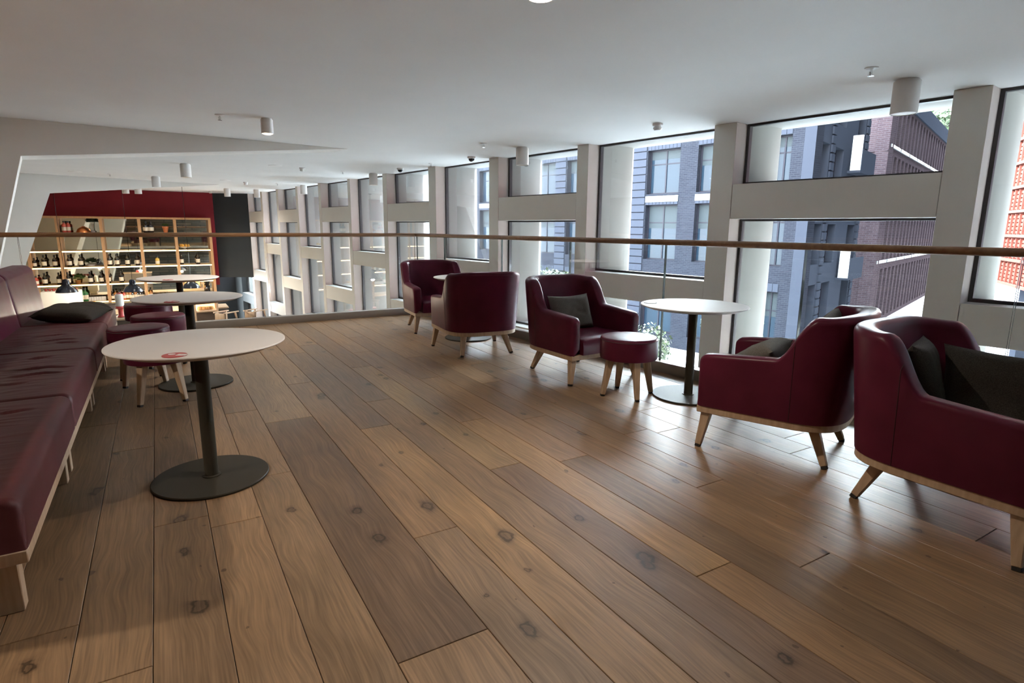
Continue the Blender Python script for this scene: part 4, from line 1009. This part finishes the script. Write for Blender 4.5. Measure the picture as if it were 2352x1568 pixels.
# rusticated piers between some windows
for s0 in (9.53, 16.27):
    b = MB()
    zz = ZG
    while zz < 6.2: b.box((s0+.06, -.06, zz+.03), (s0+1.07, .0, zz+.40), 'bluestone', tfF); zz += .43
    o = b.obj('rusticated_pier', bl, smooth=0); o['kind'] = 'stuff'
az = math.radians(72.7); d1 = np.array([math.sin(az), math.cos(az), 0])
ops = []
for a_, b_ in ((1.05, 2.40), (3.35, 5.1), (7.7, 9.4)):
    for q in ((6.35, 8.0), (2.0, 5.27), (-.5, 1.5), (ZG+.3, -1.5)): ops.append((a_, b_, *q))
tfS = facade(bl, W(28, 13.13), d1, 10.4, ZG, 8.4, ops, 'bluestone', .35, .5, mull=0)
for a_ in (2.55, 9.55):
    b = MB(); zz = ZG
    while zz < 7.6: b.box((a_, -.08, zz+.03), (a_+.62, .0, zz+.38), 'bluestone', tfS); zz += .42
    o = b.obj('rusticated_pier', bl, smooth=0); o['kind'] = 'stuff'
for z in (4.2, -2.4+.9):
    b = MB(); b.box((6.2, -.62, z), (9.6, 0, z+.12), 'bluestone', tfS); b.box((6.2, -.60, z+.12), (6.3, -.12, z+1.9), 'whiteband', tfS); b.box((6.3, -.62, z+.12), (9.6, -.58, z+1.2), 'bluestone', tfS); b.obj('balcony', bl, smooth=0)
b = MB(); b.prism([tfF(0, .71, 8.3), tfF(28.5, .71, 8.3), tfF(28.5, 10, 8.3), tfS(10.4, .51, 8.3)], (0, 0, .1), 'bluestone'); b.obj('roof', bl, smooth=0)
# red brick block with vertical piers
rd = thing('red_brick_block', 'dusty red brick block with rows of tall narrow windows, down the side street', 'building', (0, 0, 0))
wr = 16.243
b = MB(); tf = lambda n, w, z: W(n, w, z); b.box((45, wr, ZG), (45.8, wr+6, 11), 'red_brick', tf); b.obj('wall', rd, uv=(wv, (0, 0, 1)), smooth=0)
for z in (6.45, 2.7, -1.2):
    b = MB(); b.box((44.93, wr, z), (44.999, wr+5.9, z+.10), 'red_brick', tf); b.obj('string_course', rd, uv=(wv, (0, 0, 1)), smooth=0)
pitch = 1.55; L2 = 46; ops = []
zl = [(6.95, 9.65), (3.10, 6.27), (-.88, 2.45), (ZG+.3, -1.55)]
for i in range(int(L2/pitch)-1):
    for q in zl: ops.append((.75+i*pitch, .75+i*pitch+.95, *q))
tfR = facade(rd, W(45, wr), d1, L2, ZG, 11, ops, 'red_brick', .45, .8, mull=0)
for z in (6.62, 2.76, -1.20):
    for k in range(12):
        b = MB(); b.box((.3+k*3.75, -.10, z+.10), (.3+k*3.75+3.4, 0, z+.30), 'paleband', tfR); b.obj('ledge', rd, smooth=0)
b = MB(); b.box((-.05, -.12, 9.85), (L2, .0, 11.05), 'bluestone', tfR); b.obj('parapet', rd, smooth=0)
b = MB(); b.prism([tfR(0, .1, 10.6), tfR(L2, .1, 10.6), tfR(L2, 14, 10.6), tfR(0, 14, 10.6)], (0, 0, .3), 'bluestone'); b.obj('roof', rd, smooth=0)
# orange clad block at right
ob = thing('orange_clad_block', 'bright orange clad block seen through the nearest window', 'building', (0, 0, 0))
az2 = math.radians(57.8); d2 = -Vector((math.sin(az2), math.cos(az2), 0)); o0 = Vector((19.281, 6.814, 0)); n2 = Vector((math.cos(az2), -math.sin(az2), 0)); n2 = n2 if n2.dot(o0) > 0 else -n2
tfO = lambda s_, d, z: o0+d2*s_+n2*d+Vector((0, 0, z))
b = MB(); b.box((-1.6, .25, -.15), (7.4, .9, 26), 'orange', tfO); b.obj('core_wall', ob, smooth=0)
b = MB(); b.prism([W(21.5, 3.2, -.15), W(110, 2, -.15), W(110, -26, -.15), W(11, -26, -.15), W(14, -1.0, -.15)], (0, 0, 40), 'bluestone'); b.obj('sun_blocker', ob, smooth=0)  # unseen mass, added to keep the sun off the facades across the street
for r_ in range(20):
    for c_ in range(5):
        b = MB(); z = -.17+r_*.60; s0 = -1.6+c_*1.8
        b.box((s0+.02, .0, z+.03), (s0+1.78, .24, z+.10), 'orange', tfO); 
        for q in range(5): b.box((s0+.02, .06, z+.12+q*.095), (s0+1.78, .22, z+.185+q*.095), 'orange', tfO)
        for q in range(6): b.box((s0+.02+q*.345, .02, z+.03), (s0+.06+q*.345, .10, z+.60), 'orange', tfO)
        o = b.obj('cladding_panel', ob, smooth=0)
for s0 in (0, 3.4, 6.8): b = MB(); b.box((s0, .6, ZG), (s0+.5, 1.1, -.15), 'bluestone', tfO); b.obj('column', ob, smooth=0)
b = MB(); b.box((-1.6, 4, ZG), (7.4, 4.5, -.15), 'frame_dark', tfO); b.obj('recessed_wall', ob, smooth=0)
# pale block further along
pb = thing('pale_glazed_block', 'pale glazed block with white upright bands, far along the street', 'building', (0, 0, 0))
ops = [(2.6+i*3.2, 2.6+i*3.2+2.1, z, z+2.6) for i in range(8) for z in (-3.5, -.2, 3.2, 6.4)]
tfP = facade(pb, W(31.5, 42.2), wv, 34, ZG, 10.5, ops, 'palewall', .2, .6)
b = MB(); b.box((-.1, -.5, ZG), (1.6, 0, 10.5), 'paleband', tfP); b.obj('upright_band', pb, smooth=0)
b = MB(); b.box((1.6, -.5, -2.6), (34, 0, -1.1), 'paleband', tfP); b.obj('balcony_front', pb, smooth=0)
# trees and shrubs
def tree(label, loc, h, r, n, key, seed, ls=.3, cat='tree', name='street_tree'):
    t = thing(name, label, cat, loc, 0)
    b = MB(); b.tube([(0, 0, 0), (.03*h, .01*h, h*.35), (0, .02*h, h*.7)], .03*h*.5, 8, 'bark'); b.obj('trunk', t)
    b = MB(); rr = random.Random(seed)
    for _ in range(n):
        d = Vector((rr.gauss(0, 1), rr.gauss(0, 1), rr.gauss(0, .8))).normalized(); p = Vector((0, 0, h*.72))+d*r*(rr.random()**.45)*(1+.25*noise.noise(d*2+Vector((seed, 0, 0))))
        q = Vector((rr.gauss(0, 1), rr.gauss(0, 1), rr.gauss(0, 1))).normalized(); s2 = q.cross(d+Vector((.01, .02, .03))).normalized()
        b.add([p-q*ls*.5, p+s2*ls*.3, p+q*ls*.5, p-s2*ls*.3], [(0, 1, 2, 3)], key)
    o = b.obj('foliage', t, smooth=0); o['kind'] = 'stuff'
tree('sunlit shrub outside, behind the armchair with the cushion', tuple(W(14, 15.4, ZG)), 6.3, .9, 3200, 'leafout', 2, .15, 'shrub', 'tall_shrub')
tree('leafy shrub outside, low behind the stool by the glass', tuple(W(14, 11.0, ZG)), 4.5, .75, 1400, 'leafout', 3, .14, 'shrub', 'tall_shrub')
tree('street tree outside low between the brick block and the window', tuple(W(22, 13.0, ZG)), 3.8, 1.2, 2600, 'leafout', 5, .17)
pt = W(100, 30, ZG); tree('tree against the bright sky beyond the red brick block', tuple(pt), 30.0, 5.2, 1500, 'leafdark', 6, .9)
